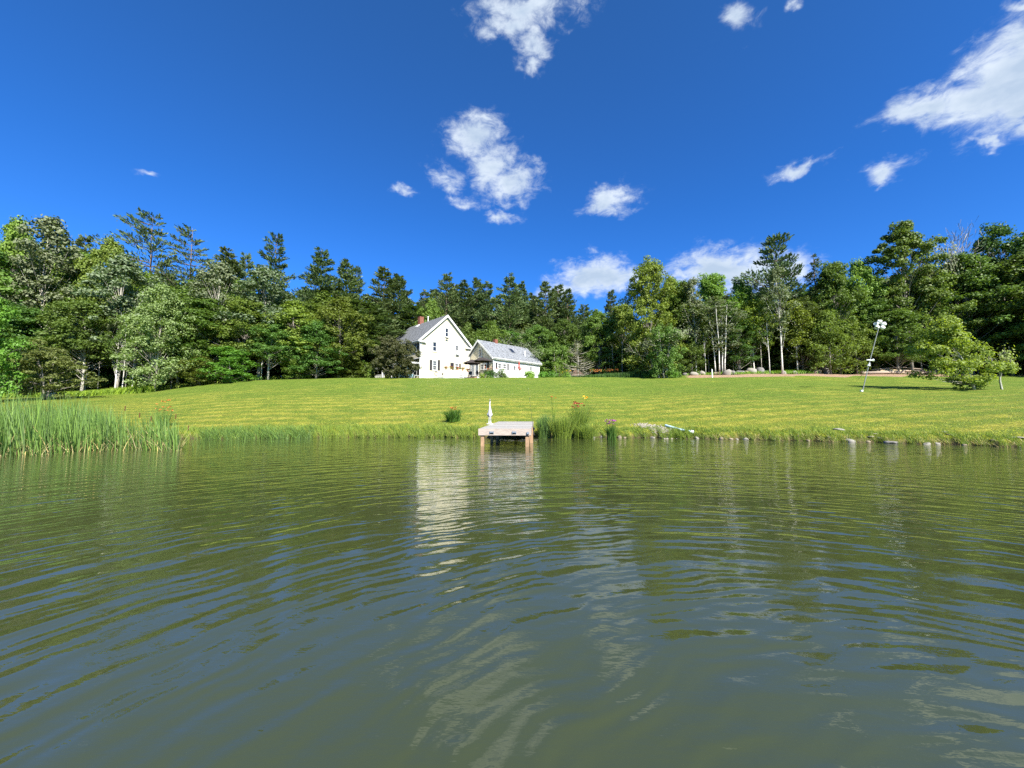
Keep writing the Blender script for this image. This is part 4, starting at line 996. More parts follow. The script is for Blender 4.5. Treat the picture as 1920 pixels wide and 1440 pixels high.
for y0, y1 in ((.26, 2.4), (7.36, 9.4)):
    MB().box(-PD + .04, -PD + .12, y0, y1, 1.20, 1.28).box(-PD + .04, -PD + .12, y0, y1, PZ0 + .08, PZ0 + .15).obj('porch_rail', 'white_paint', mh)
    for k in range(int((y1 - y0) / .16)): 
        y = y0 + .08 + k * .16; 
        MB().box(-PD + .06, -PD + .10, y, y + .05, PZ0 + .15, 1.20).obj('baluster', 'white_paint', mh)
# porch end wall panel (white) beyond the bush
q0, q1 = at(701.5, 690, 59), at(716.5, 690, 57.6)
pe = thing('privacy_screen', 'white boarded porch end panel with post, between arborvitae and grey bush', 'screen', (q0.x, q0.y, H(q0.x, q0.y) - .2), math.atan2(q1.y - q0.y, q1.x - q0.x))
Wp = (Vector((q1.x, q1.y)) - Vector((q0.x, q0.y))).length
for k in range(6): MB().box(Wp * k / 6 + .006, Wp * (k + 1) / 6 - .006, 0, .03, .0, 1.55).obj('board', 'white_paint', pe)
MB().box(Wp, Wp + .14, -.06, .08, 0, 2.5).obj('post', 'white_paint', pe); MB().box(-.14, 0, -.06, .08, 0, 2.5).obj('post', 'white_paint', pe)
MB().box(-.03, Wp + .03, -.03, .07, 1.55, 1.62).obj('cap_rail', 'white_paint', pe); MB().box(-.14, Wp + .14, -.08, .10, 2.5, 2.7).obj('beam', 'white_paint', pe)

# ---- low wing
C0 = frame_for(925, 706, 56); C0.z = H(C0.x, C0.y) - .05
WG, WL = 6.35, 9.9        # width along local y, length along local x
cEZ = pt_on(C0, 'y', 926, 668, 0).z; cPZ = pt_on(C0, 'x', 900, 639.5, 0).z; cPZ = min(cPZ, cEZ + 3.2)
wg = thing('house_wing', 'low cream house wing with blue-grey roof, skylight and small brick chimney', 'house', tuple(C0), ANG)
MB().box(.02, WL - .02, .02, WG - .02, -.6, cEZ).prism([(.02, .02, cEZ), (.02, WG - .02, cEZ), (.02, WG / 2, cPZ)], (WL - .04, 0, 0)).obj('wall_core', 'cream_siding', wg)
gl = [(0, .2), (WG, .2), (WG, cEZ), (WG / 2, cPZ), (0, cEZ)]
wall_xform(clap_wall(gl, 'x'), 'left', 0).obj('siding', 'cream_siding', wg)
wall_xform(clap_wall(gl, 'x'), 'right', WL).obj('siding', 'cream_siding', wg)
wall_xform(clap_wall([(0, .2), (WL, .2), (WL, cEZ), (0, cEZ)], 'y'), 'front', 0).obj('siding', 'white_paint', wg)
MB().box(-.03, WL + .03, -.03, WG + .03, -.6, .2).obj('foundation', 'stone_grey', wg)
s2 = (cPZ - cEZ) / (WG / 2); o2 = .32; e2 = cEZ - o2 * s2
rf = MB(); roof_slab(rf, (-.45, WG / 2, cPZ + .02), (WL + .3, WG / 2, cPZ + .02), (-.45, -o2, e2 + .02), (WL + .3, -o2, e2 + .02)); roof_slab(rf, (-.45, WG / 2, cPZ + .02), (WL + .3, WG / 2, cPZ + .02), (-.45, WG + o2, e2 + .02), (WL + .3, WG + o2, e2 + .02))
r2 = rf.obj('roof', 'shingles_light', wg); a_ = math.atan(s2); ny, nz2 = math.sin(a_), math.cos(a_)
def up2(p, s): return (p[0], p[1] + s * ny * .145, p[2] + nz2 * .145)
shingle_rows(r2, up2((-.45, -o2, e2 + .02), -1), up2((WL + .3, -o2, e2 + .02), -1), up2((-.45, WG / 2, cPZ + .02), -1), up2((WL + .3, WG / 2, cPZ + .02), -1), 'shingles_light')
shingle_rows(r2, up2((WL + .3, WG + o2, e2 + .02), 1), up2((-.45, WG + o2, e2 + .02), 1), up2((WL + .3, WG / 2, cPZ + .02), 1), up2((-.45, WG / 2, cPZ + .02), 1), 'shingles_light')
tr = MB()
for ye in (-o2, WG + o2):
    for x in (-.50, WL + .305): tr.prism([(x, ye, e2 - .18), (x, ye, e2 + .17), (x, WG / 2, cPZ + .18), (x, WG / 2, cPZ - .16)], (.045, 0, 0))
    yi = 0 if ye < 0 else WG
    tr.prism([(-.05, yi, cEZ - .28), (-.05, yi, cEZ - .04), (-.05, WG / 2, cPZ - .05), (-.05, WG / 2, cPZ - .30)], (.024, 0, 0))
    y2 = ye - .045 if ye < 0 else ye
    tr.box(-.454, WL + .304, y2, y2 + .045, e2 - .18, e2 + .12)
tr.box(-.454, WL + .304, -o2, -.03, e2 - .20, e2 - .17); tr.box(0, WL, -.06, -.03, cEZ - .42, e2 - .2)
for x, y in ((-.06, -.06), (WL - .1, -.06)): tr.box(x, x + .16, y, y + .16, .2, cEZ - .42)
tr.obj('roof_trim', 'white_paint', wg)
gt = MB(); gt.box(-.4, WL + .25, -o2 - .16, -o2 - .05, e2 - .05, e2 + .07); gt.obj('gutter', 'white_paint', wg)
ds = MB(); ds.tube([(-.15, -o2 - .1, e2 - .05), (-.10, -.12, cEZ - .6), (-.10, -.12, .1)], .04, 6); ds.obj('downspout', 'metal_white', wg)
def wl(px0, px1, py0, py1, **k): window(wg, 'left', 0, *rect('x', C0, 0, px0, px1, py0, py1), **k)
def wfr(px0, px1, py0, py1, **k): window(wg, 'front', 0, *rect('y', C0, 0, px0, px1, py0, py1), **k)
wl(899, 903.3, 655, 669, rows=2, cols=2)
wl(902.3, 906, 683.6, 692.5, rows=1, cols=1); wl(908.7, 912.5, 683, 692.5, rows=1, cols=1)
wl(891.8, 897.2, 683, 704, rows=1, cols=1, sashes=1, glass='glass_sky', name='glass_door'); wl(883.8, 889.2, 683, 704, rows=3, cols=2, sashes=1, glass='glass_sky', name='patio_door')
shutter(wg, 'left', 0, *rect('x', C0, 0, 914, 917, 680.5, 692.5))
p = pt_on(C0, 'x', 901.3, 647); MB().box(-.03, -.015, p.y - .14, p.y + .14, p.z - .25, p.z + .25).obj('gable_vent', 'metal_grey', wg)
wfr(933.5, 939.2, 682, 690.5, rows=1, cols=3, glass='glass_dark'); wfr(942.8, 948.4, 683, 691, rows=1, cols=3, glass='glass_dark')
wfr(962.3, 966.6, 686.7, 694, rows=1, cols=1); wfr(993.2, 996.8, 688.5, 695.5, rows=1, cols=1); wfr(982.5, 986, 686.5, 703, rows=1, cols=1, sashes=1, glass='metal_white', name='side_door')
for r_ in ((929.2, 931.8, 679.8, 691), (951, 953.4, 682.2, 694)): shutter(wg, 'front', 0, *rect('y', C0, 0, *r_))
def on_slope(px, py):
    """point of the front roof slope on the sight line"""
    d = ray(px, py); o = Vector((0, 0, EYE)) - C0; lx = Vector((d.x * cA + d.y * sA, -d.x * sA + d.y * cA, d.z)); lo = Vector((o.x * cA + o.y * sA, -o.x * sA + o.y * cA, o.z))
    n = Vector((0, -ny, nz2)); p0 = Vector((0, -o2, e2 + .02)) + n * .17; t = n.dot(p0 - lo) / n.dot(lx); return lo + lx * t
p = on_slope(959.5, 658.3); U = Vector((0, nz2, ny)); X = Vector((1, 0, 0)); n = Vector((0, -ny, nz2))
sk = MB(); sk.prism([p - X * .38 - U * .6, p + X * .38 - U * .6, p + X * .38 + U * .6, p - X * .38 + U * .6], n * .09); sk_o = sk.obj('skylight', 'metal_grey', wg)
sg = MB(); sg.prism([p - X * .31 - U * .52 + n * .09, p + X * .31 - U * .52 + n * .09, p + X * .31 + U * .52 + n * .09, p - X * .31 + U * .52 + n * .09], n * .012); sg.obj('glass', 'glass_dark', sk_o)
p = on_slope(984.3, 668.5); MB().tube([p, p + Vector((0, 0, .95))], .075, 8).obj('vent_pipe', 'metal_white', wg)
p = pt_on(C0, 'y', 929, 644, WG / 2); bricks_tower(wg, p.x - .26, p.x + .26, WG / 2 - .26, WG / 2 + .26, cPZ - .4, cPZ + .62)

# ---- deck in the corner of the two wings, rail, steps
DZ = at(850, 704.5, 53.5).z - GZ - .02
dk = thing('house_deck', 'raised deck with white skirt in the corner between farmhouse and wing', 'deck', tuple(A0), ANG)
for k in range(19):
    y = -2.5 + .14 * k - .0; MB().box(2.3, 8.6, y, y + .13, DZ - .04, DZ).obj('plank', 'plank_grey', dk) if y < -.15 else None
for k in range(20):
    y = -5.3 + .14 * k; MB().box(6.0, 8.6, y, y + .13, DZ - .04, DZ).obj('plank', 'plank_grey', dk)
MB().box(2.3, 6.0, -2.54, -2.502, DZ - .28, DZ - .002).box(2.262, 2.3, -2.54, -.1, DZ - .28, DZ - .002).box(6, 8.6, -5.345, -5.305, DZ - .28, DZ - .002).obj('skirt', 'white_paint', dk)
MB().box(5.96, 5.99, -5.3, -2.545, -.2, DZ - .045).obj('riser', 'deck_brown', dk)
rl = thing('white_railing', 'white deck railing with baluster rows below the farmhouse windows', 'railing', tuple(A0), ANG)
for x in (2.3, 3.4, 4.45, 5.5, 6.5):
    MB().box(x, x + .1, -2.68, -2.58, DZ - .45, DZ + .98).box(x - .03, x + .13, -2.71, -2.55, DZ + .98, DZ + 1.02).obj('post', 'white_paint', rl)
MB().box(2.3, 6.6, -2.66, -2.60, DZ + .84, DZ + .90).obj('top_rail', 'white_paint', rl); MB().box(2.3, 6.6, -2.66, -2.60, DZ + .08, DZ + .14).obj('bottom_rail', 'white_paint', rl)
for k in range(36):
    x = 2.45 + k * .115
    if x < 6.5: MB().box(x, x + .035, -2.65, -2.615, DZ + .14, DZ + .84).obj('baluster', 'white_paint', rl)
stp = thing('wooden_steps', 'reddish brown wooden steps leading up to the deck', 'steps', tuple(A0), ANG)
for k in range(3):
    z = DZ - .17 * (k + 1); MB().box(5.93 - .28 * (k + 1), 5.95 - .28 * k, -5.2, -2.75, z - .04, z).obj('tread', 'deck_brown', stp); MB().box(5.90 - .28 * (k + 1) + .04, 5.93 - .28 * (k + 1) + .05, -5.18, -2.77, z - .17, z - .045).obj('riser', 'deck_brown', stp)
for y in (-5.28, -2.73): MB().prism([(5.95, y, DZ - .02), (5.0, y, DZ - .55), (5.0, y, DZ - .72), (5.95, y, DZ - .45)], (0, .05, 0)).obj('stringer', 'lumber_post', stp)
# ---- flower pots on the railing
def flowerpot(x, y, z, label, group, s=1.0, fl='red_petal'):
    p = loc2w(A0, x, y, z); t = thing('flower_pot', label, 'flower pot', tuple(p), 0, group); s *= .8
    MB().lathe([(.09 * s, 0), (.13 * s, .16 * s), (.14 * s, .2 * s)], 10).obj('pot', 'terracotta', t)
    r = np.random.default_rng(int(x * 100)); n = 130; c = r.normal(size=(n, 3)) * np.array([.17, .14, .08]) * s + np.array([0, 0, .30 * s]); 
    link('leaves', quads_mesh('leaves', leaves(c, nrm(r.normal(size=(n, 3)) + [0, 0, .6]), .10 * s, .08 * s, r), 'garden_leaf'), t)
    n = 110; c = r.normal(size=(n, 3)) * np.array([.18, .15, .06]) * s + np.array([0, 0, .40 * s]); link('blossoms', quads_mesh('blossoms', leaves(c, nrm(r.normal(size=(n, 3)) + [0, 0, .6]), .09 * s, .08 * s, r), fl), t)
pos = ['leftmost of the red flower pots on the white railing', 'second red flower pot from the left on the white railing', 'middle red flower pot on the white railing', 'fourth red flower pot from the left on the white railing', 'rightmost red flower pot on the white railing, by the steps']
for k, x in enumerate((2.5, 3.45, 4.5, 5.4, 6.35)): flowerpot(x + .05, -2.63, DZ + 1.02 if k in (1, 2, 3) else DZ + .91, pos[k], 'red flowers along the white railing', 1.15)
# ---- deck chairs
def adirondack(x, y, rz, label, m):
    p = loc2w(A0, x, y, DZ); t = thing('deck_chair', label, 'chair', tuple(p), ANG + rz, 'slatted chairs by the house')
    for k in range(5): MB().box(-.27, .27, -.30 + k * .11, -.205 + k * .11, .36 - .02 * k, .38 - .02 * k).obj('seat_slat', m, t)
    for k in range(5):
        x0 = -.27 + k * .11; MB().prism([(x0, .22, .28), (x0 + .1, .22, .28), (x0 + .1, .52, 1.0 + .05 * (2 - abs(k - 2))), (x0, .52, 1.0 + .05 * (2 - abs(k - 2)))], (0, .02, .008)).obj('back_slat', m, t)
    for s in (-1, 1):
        MB().box(s * .36 - .06, s * .36 + .06, -.36, .34, .56, .585).obj('armrest', m, t)
        MB().box(s * .31 - .02, s * .31 + .02, -.34, -.25, 0, .56).obj('leg', m, t); MB().prism([(s * .31 - .02, .15, .3), (s * .31 - .02, .25, .3), (s * .31 - .02, .62, 0), (s * .31 - .02, .50, 0)], (.04, 0, 0)).obj('leg', m, t)
    return t
adirondack(3.9, -1.6, .2, 'white slatted chair on the deck behind the railing, nearest the shuttered window', 'white_paint')
adirondack(5.1, -1.5, .0, 'white slatted chair on the deck next to the umbrellas', 'white_paint')
p = at(766, 706, 52.4)
c_ = adirondack(0, 0, .1, 'pale blue slatted chair on the grass beside the grey bush', 'chair_blue'); c_.location = (p.x, p.y, H(p.x, p.y)); c_.scale = (1.2, 1.2, 1.25)
p = at(779, 706, 51.6)
bn = thing('lawn_bench', 'grey topped white bench at the front corner of the farmhouse', 'bench', (p.x, p.y, H(p.x, p.y)), R(12))
MB().box(-.3, 1.55, -.18, .18, .40, .45).obj('seat', 'blue_grey_trim', bn)
for x in (-.2, 1.4): MB().box(x, x + .08, -.15, .15, 0, .40).obj('leg', 'white_paint', bn)
# ---- umbrellas
def umbrella(px, py, Y, w, label, hub):
    c = at(px, py, Y); b = H(c.x, c.y); base = max(b, A0.z + DZ); t = thing('patio_umbrella', label, 'umbrella', (c.x, c.y, base), R(15), 'dark umbrellas over the deck')
    hz = c.z - base; rr_ = w / F * Y / 2; n = 8
    cp = MB(); rim = [(rr_ * math.cos(6.283 * k / n), rr_ * math.sin(6.283 * k / n), hz - .16) for k in range(n)]; mid = [(rr_ * .5 * math.cos(6.283 * k / n), rr_ * .5 * math.sin(6.283 * k / n), hz + .14) for k in range(n)]
    for k in range(n):
        k2 = (k + 1) % n; sag = tuple((rim[k][i] + rim[k2][i]) / 2 * (.97 if i < 2 else 1) + (.03 if i == 2 else 0) for i in range(3))
        cp.poly([rim[k], sag, mid[k]]); cp.poly([sag, rim[k2], mid[k2], mid[k]][:3]); cp.poly([sag, mid[k2], mid[k]]); cp.poly([mid[k], mid[k2], (0, 0, hz + .36)])
        cp.poly([rim[k], sag, (sag[0], sag[1], sag[2] - .14), (rim[k][0], rim[k][1], rim[k][2] - .14)]); cp.poly([sag, rim[k2], (rim[k2][0], rim[k2][1], rim[k2][2] - .14), (sag[0], sag[1], sag[2] - .14)])
    cp.obj('canopy', 'umbrella_cloth', t)
    for k in range(n): MB().tube([(0, 0, hz + .30), (mid[k][0], mid[k][1], mid[k][2] - .03), (rim[k][0], rim[k][1], rim[k][2] - .02)], .012, 4).obj('rib', 'dark_metal', t)
    MB().tube([(hub, 0, .0), (hub, 0, hz - .9), (hub * .6, 0, hz + .0), (0, 0, hz + .42)] if hub else [(0, 0, 0), (0, 0, hz + .42)], .03, 8).obj('pole', 'dark_metal', t)
    MB().lathe([(.3, 0), (.3, .05), (.06, .1)], 12, (hub, 0, 0)).obj('base', 'dark_metal', t)
umbrella(885, 678.6, 56.6, 33, 'lower dark patio umbrella tucked against the farmhouse wall', 0)
umbrella(905.6, 674.4, 54.6, 36, 'upper dark patio umbrella in front of the wing gable', 0)
# ---- table and seats in the shade
tp = loc2w(A0, 7.4, -4.0, DZ); tb_ = thing('patio_table', 'dark metal patio table under the umbrellas', 'table', tuple(tp), ANG)
MB().lathe([(.0, .70), (.55, .70), (.55, .73), (0, .73)], 14).obj('table_top', 'dark_metal', tb_)
for k in range(3): a = 2.1 * k; MB().tube([(.1 * math.cos(a), .1 * math.sin(a), .7), (.4 * math.cos(a), .4 * math.sin(a), 0)], .02, 5).obj('leg', 'dark_metal', tb_)
for k, (x, y, rz, lb) in enumerate(((6.8, -4.7, .4, 'dark patio chair at the left of the metal table'), (8.1, -4.8, -.6, 'dark patio chair at the right of the metal table'), (6.5, -3.0, 2.6, 'dark patio chair by the patio door'))):
    q = loc2w(A0, x, y, DZ); t = thing('patio_chair', lb, 'chair', tuple(q), ANG + rz, 'dark patio chairs'); MB().box(-.24, .24, -.24, .24, .42, .46).obj('seat', 'dark_metal', t)
    MB().box(-.24, .24, .22, .26, .48, .95).obj('backrest', 'dark_metal', t)
    for sx in (-.22, .2):
        for sy in (-.22, .2): MB().box(sx, sx + .025, sy, sy + .025, 0, .42).obj('leg', 'dark_metal', t)
# ---- white picket gate, red parasol right of the round shrubs
q = at(955, 706, 54.5); gz = H(q.x, q.y)
fn = thing('picket_fence', 'short white picket fence right of the round shrubs', 'fence', (q.x, q.y, gz), R(8))
for k in range(13): MB().prism([(k * .14, 0, .06), (k * .14 + .08, 0, .06), (k * .14 + .08, 0, .85 + .08 * math.sin(k)), (k * .14 + .04, 0, .92 + .08 * math.sin(k)), (k * .14, 0, .85 + .08 * math.sin(k))], (0, .02, 0)).obj('picket', 'white_paint', fn)
MB().box(-.05, 1.85, .022, .06, .25, .32).obj('rail', 'white_paint', fn); MB().box(-.05, 1.85, .022, .06, .65, .72).obj('rail', 'white_paint', fn)
for x in (-.12, 1.8): MB().box(x, x + .1, -.04, .08, -.1, 1.1).obj('post', 'white_paint', fn)
q = at(973.2, 690, 56); b = H(q.x, q.y); pr_ = thing('closed_parasol', 'furled red parasol standing against the white wing wall', 'parasol', (q.x, q.y, b))
zt = at(973, 676, 56).z - b; MB().lathe([(.13, zt - 1.1), (.10, zt - .6), (.04, zt - .1), (.02, zt)], 8).obj('cloth', 'red_paint', pr_); MB().tube([(0, 0, 0), (0, 0, zt + .05)], .025, 6).obj('pole', 'white_paint', pr_)
q2 = at(974.5, 691, 55.6); t = thing('flower_basket', 'red flowers hanging basket beside the furled red parasol', 'flower basket', (q2.x, q2.y, q2.z))
r = np.random.default_rng(3); c = r.normal(size=(160, 3)) * np.array([.2, .2, .13]); link('blossoms', quads_mesh('blossoms', leaves(c, nrm(r.normal(size=(160, 3))), .1, .09, r), 'red_petal'), t); MB().lathe([(.05, -.28), (.2, -.1), (.2, -.06)], 8).obj('basket', 'log_grey', t)
MB().tube([(0, 0, -.28), (0, 0, H(q2.x, q2.y) - q2.z)], .02, 5).obj('stand', 'white_paint', t)
q = at(980, 703, 55.4); c_ = adirondack(0, 0, .3, 'pale blue slatted chair beside the white picket fence', 'chair_blue'); c_.location = (q.x - .5, q.y, H(q.x, q.y))
# ---- brown shed
q = at(1063, 700, 66); g = H(q.x, q.y); sh = thing('garden_shed', 'small weathered brown shed behind the sparse conifer', 'shed', (q.x, q.y, g - .1), R(-18))
SW, SL, SE, SP = 3.2, 3.6, 2.2, 3.5
core = MB().box(.03, SW - .03, .03, SL, 0, SE).prism([(.03, .03, SE), (SW - .03, .03, SE), (SW / 2, .03, SP)], (0, SL - .05, 0)); core.obj('wall', 'shed_wood', sh)
for k in range(16):
    x0 = SW * k / 16; x1 = SW * (k + 1) / 16 - .012; zz = lambda x: SE + (SP - SE) * (1 - abs(x - SW / 2) / (SW / 2))
    MB().prism([(x0, 0, .1), (x1, 0, .1), (x1, 0, zz(x1) - .03), (x0, 0, zz(x0) - .03)], (0, .025, 0)).obj('board', 'shed_wood', sh)
rf = MB(); sl2 = (SP - SE) / (SW / 2); roof_slab(rf, (SW / 2, -.25, SP + .03), (SW / 2, SL + .25, SP + .03), (-.25, -.25, SE - .25 * sl2 + .03), (-.25, SL + .25, SE - .25 * sl2 + .03), .08); roof_slab(rf, (SW / 2, -.25, SP + .03), (SW / 2, SL + .25, SP + .03), (SW + .25, -.25, SE - .25 * sl2 + .03), (SW + .25, SL + .25, SE - .25 * sl2 + .03), .08); rf.obj('roof', 'shed_roof', sh)

# ------------------------------------------------------------------ garden plants round the house
def blob_bush(name, px, Y, ytop, w, leaf, label, n=1600, ls=.16, cat='bush', group=None, cone=False, extra=None, flat=.8):
    b = ground(px, Y); h = at(px, ytop, Y).z - b.z; rw = w / F * Y / 2; r = np.random.default_rng(int(px * 7 + ytop)); n = int(n)
    t = thing(name, label, cat, (b.x, b.y, b.z - .03), random.random() * 6, group)
    if cone:
        z = r.random(n) ** 1.0; a = r.random(n) * 6.283; rad = rw * np.sqrt(np.clip(1 - z ** 2.2, 0, 1)) * (.55 + .45 * z.clip(0, .2) * 5) * r.uniform(.86, 1.02, n)
        P = np.stack([np.cos(a) * rad, np.sin(a) * rad, z * h], 1); nn = nrm(np.stack([np.cos(a), np.sin(a), .5 + 0 * a], 1) + r.normal(size=(n, 3)) * .4)
    else:
        k = 26; ca = r.random(k) * 6.283; cz = r.random(k) * .85 + .02; cr = np.sqrt(r.random(k)) * np.sqrt(np.clip(1 - cz ** 2 * .7, 0, 1)) * .78
        cc = np.stack([np.cos(ca) * cr * rw, np.sin(ca) * cr * rw, cz * h * .82], 1); idx = r.integers(0, k, n); q = nrm(r.normal(size=(n, 3)))
        P = cc[idx] + q * (r.random((n, 1)) ** .4) * np.array([rw * .34, rw * .34, h * .24]); P[:, 2] = P[:, 2].clip(.02); nn = nrm(q + np.array([0, 0, .5]) + r.normal(size=(n, 3)) * .5)
    L2 = ls * r.uniform(.6, 1.3, n); link('foliage', quads_mesh('foliage', leaves(P, nn, L2, L2 * .6, r), leaf), t)
    st = MB()
    for k in range(7): a = r.random() * 6.283; st.tube([(0, 0, 0), (math.cos(a) * rw * .3, math.sin(a) * rw * .3, h * .35), (math.cos(a) * rw * .6, math.sin(a) * rw * .6, h * .72)], [.03, .02, .008], 4, cap=False)
    st.obj('stem', 'bark_grey', t)
    if extra:
        leaf2, m2 = extra; a = r.random(m2) * 6.283; rad = np.sqrt(r.random(m2)) * rw * .9; P = np.stack([np.cos(a) * rad, np.sin(a) * rad, h * (.8 + .25 * r.random(m2))], 1)
        link('blossoms', quads_mesh('blossoms', leaves(P, nrm(r.normal(size=(m2, 3)) + [0, 0, .5]), .13, .12, r), leaf2), t)
    return t
blob_bush('arborvitae', 692, 53.5, 689.5, 17, 'leaf_bright', 'small cone shaped arborvitae standing left of the porch', 2600, .12, 'shrub', cone=True)
blob_bush('round_shrub', 920, 54.0, 688, 36, 'lily_leaf', 'round shrub with reddish tips below the wing gable', 2400, .16, extra=('terracotta', 50))
blob_bush('round_shrub', 941, 54.2, 689, 30, 'leaf_dark', 'dark round shrub in front of the wing windows', 2400, .14)
blob_bush('yellow_shrub', 907, 53.0, 697, 22, 'fern_leaf', 'low yellow-green shrub at the foot of the brown steps', 1200, .13)
blob_bush('garden_plant', 992, 57, 693, 30, 'garden_leaf', 'bright green leafy plant at the foot of the wing, nearest the fence', 1800, .2, 'plant')
blob_bush('garden_plant', 1018, 57, 695, 28, 'garden_leaf', 'bright green leafy plant at the right corner of the wing', 1800, .2, 'plant')
blob_bush('golden_shrub', 1048, 60, 673, 27, 'leaf_yellow', 'rounded golden-green shrub left of the brown shed', 2200, .16)
blob_bush('garden_plant', 1036, 56.5, 693, 30, 'garden_leaf', 'mounded light green plant below the golden-green shrub', 1500, .18, 'plant')
blob_bush('garden_plant', 1064, 56, 695, 26, 'fern_leaf', 'flowering garden plant above the pale stone edging', 1200, .15, 'plant', extra=('yellow_petal', 20))
blob_bush('garden_plant', 1228, 58, 691, 30, 'fern_leaf', 'pale green mound left of the lone willow shrub', 1500, .15, 'plant')
blob_bush('garden_plant', 1216, 56.5, 697, 22, 'garden_leaf', 'small green mound touching the lone willow shrub', 900, .15, 'plant')
blob_bush('white_bush', 1262, 53, 690, 32, 'leaf_bright', 'bright green suckers at the right foot of the willow shrub', 1500, .16, 'plant')

def blades(name, pts, h, w, lean, m, label, cat='grass', kind='stuff', seed=0, bend=.35, seg=3, parent=None, wind=(-.25, 0)):
    """many tapering blades, each bent; pts (n,3)"""
    r = np.random.default_rng(seed); n = len(pts); pts = np.asarray(pts, float); h = np.broadcast_to(h, (n,)) * r.uniform(.7, 1.2, n); a = r.random(n) * 6.283
    dirv = np.stack([np.cos(a), np.sin(a)], 1) * lean + r.normal(size=(n, 2)) * lean * .5 + np.array(wind) * lean * 2
    fa = r.random(n) * 3.14; side = np.stack([np.cos(fa), np.sin(fa), 0 * fa], 1) * (w / 2)
    V = []; 
    for k in range(seg):
        t = k / seg; c = pts + np.concatenate([dirv * (h * (t * .6 + bend * t * t))[:, None], (h * t * (1 - .12 * t))[:, None]], 1)
        ww = 1 - .65 * t; V += [c - side * ww, c + side * ww]
    V.append(pts + np.concatenate([dirv * (h * (.6 + bend))[:, None], (h * .88)[:, None]], 1))
    nv = 2 * seg + 1; P = np.stack(V, 1).reshape(-1, 3); base = np.arange(n) * nv
    quads = np.concatenate([np.stack([base + 2 * k, base + 2 * k + 1, base + 2 * k + 3, base + 2 * k + 2], 1) for k in range(seg - 1)]) if seg > 1 else np.zeros((0, 4), int)
    tris = np.stack([base + 2 * seg - 2, base + 2 * seg - 1, base + 2 * seg], 1)
    me = bpy.data.meshes.new(name); me.vertices.add(len(P)); me.vertices.foreach_set('co', P.reshape(-1).astype(np.float32))
    loops = np.concatenate([quads.reshape(-1), tris.reshape(-1)]); starts = np.concatenate([np.arange(len(quads)) * 4, len(quads) * 4 + np.arange(len(tris)) * 3])
    me.loops.add(len(loops)); me.loops.foreach_set('vertex_index', loops.astype(np.int32)); me.polygons.add(len(starts)); me.polygons.foreach_set('loop_start', starts.astype(np.int32)); me.update(calc_edges=True)
    me.materials.append(MATS[m]); o = link(name, me, parent)
    if kind: o['kind'] = kind
    if label: tag(o, label, cat)
    return o
def scatter(n, px0, px1, off0, off1, seed, jit=None, zmin=None):
    """points on the bank: along the shore between two directions, off metres from the water's edge (negative: in the water)"""
    r = np.random.default_rng(seed); t = r.uniform(th(px0), th(px1), n); o = off0 + (off1 - off0) * r.random(n) ** 1.4; rad = shore_r(t) + o
    tuft = np.sin(t * 97 + seed) * np.sin(t * 213 + o * 5) + .6 * np.sin(t * 411 + o * 9); keep = r.random(n) < np.clip(.55 + .6 * tuft, .10, 1); t, rad = t[keep], rad[keep]
    x, y = rad * np.sin(t), rad * np.cos(t); z = height(x, y)
    return np.stack([x, y, z], 1)
# ---- reeds on the left, standing in the water
r = np.random.default_rng(44); n = 7600
px = np.concatenate([r.uniform(-420, 262, n), r.uniform(262, 345, 420) ]); 
yw = np.interp(px, [-420, 0, 100, 200, 262, 345], [866, 858, 853, 846, 843, 846])
Yf = EYE * F / (yw - 780); depth = np.interp(px, [-420, 0, 180, 240, 262, 275, 310, 345], [5, 5, 4.6, 3.2, 1.2, .9, 1.1, .5]) * r.random(len(px)) ** .8
Yr = Yf + depth; X = (px - 960) / F * Yr; Zr = np.maximum(height(X, Yr), -.25)
hr = np.interp(px, [-420, 0, 160, 225, 262, 300, 345], [1.5, 1.5, 1.45, 1.25, .95, 1.15, .8]) * r.uniform(.75, 1.12, len(px)); 
keep = r.random(len(px)) < np.where(px < 225, 1, np.where(px < 262, .35, np.where(px < 285, .45, .9)))
RP = np.stack([X, Yr, Zr], 1)[keep]; hr = hr[keep]; Zr = Zr[keep]
blades('reeds', RP, hr + np.maximum(0, -Zr), .020, .085, 'reed', 'dense bed of green cattail reeds standing in the water', 'reeds', seed=1, bend=.5, seg=4, wind=(-.6, 0))
sel = r.random(len(RP)) < .30; d_ = RP[sel].copy(); d_[:, 2] = np.maximum(d_[:, 2], -.05); blades('dry_reeds', d_, .38, .016, .55, 'reed_dry', 'broken straw coloured reed stalks at the waterline', 'reeds', seed=2, bend=.4)
sel = r.random(len(RP)) < .10; blades('dead_reeds', RP[sel], 1.0, .016, .35, 'reed_dry', 'tall dead straw stalks bent among the green reeds', 'reeds', seed=62, bend=.8, seg=4)
# scattered stalks that reach into open water
k = 90; px = r.uniform(320, 620, k); Yw = EYE * F / (np.interp(px, [320, 450, 620], [843, 834, 826]) - 780) ; X = (px - 960) / F * Yw
blades('reed_stalks', np.stack([X, Yw, np.full(k, -.1)], 1), .62, .010, .12, 'reed', 'thin loose reed stalks in the shallow water beside the bed', 'reeds', seed=3)
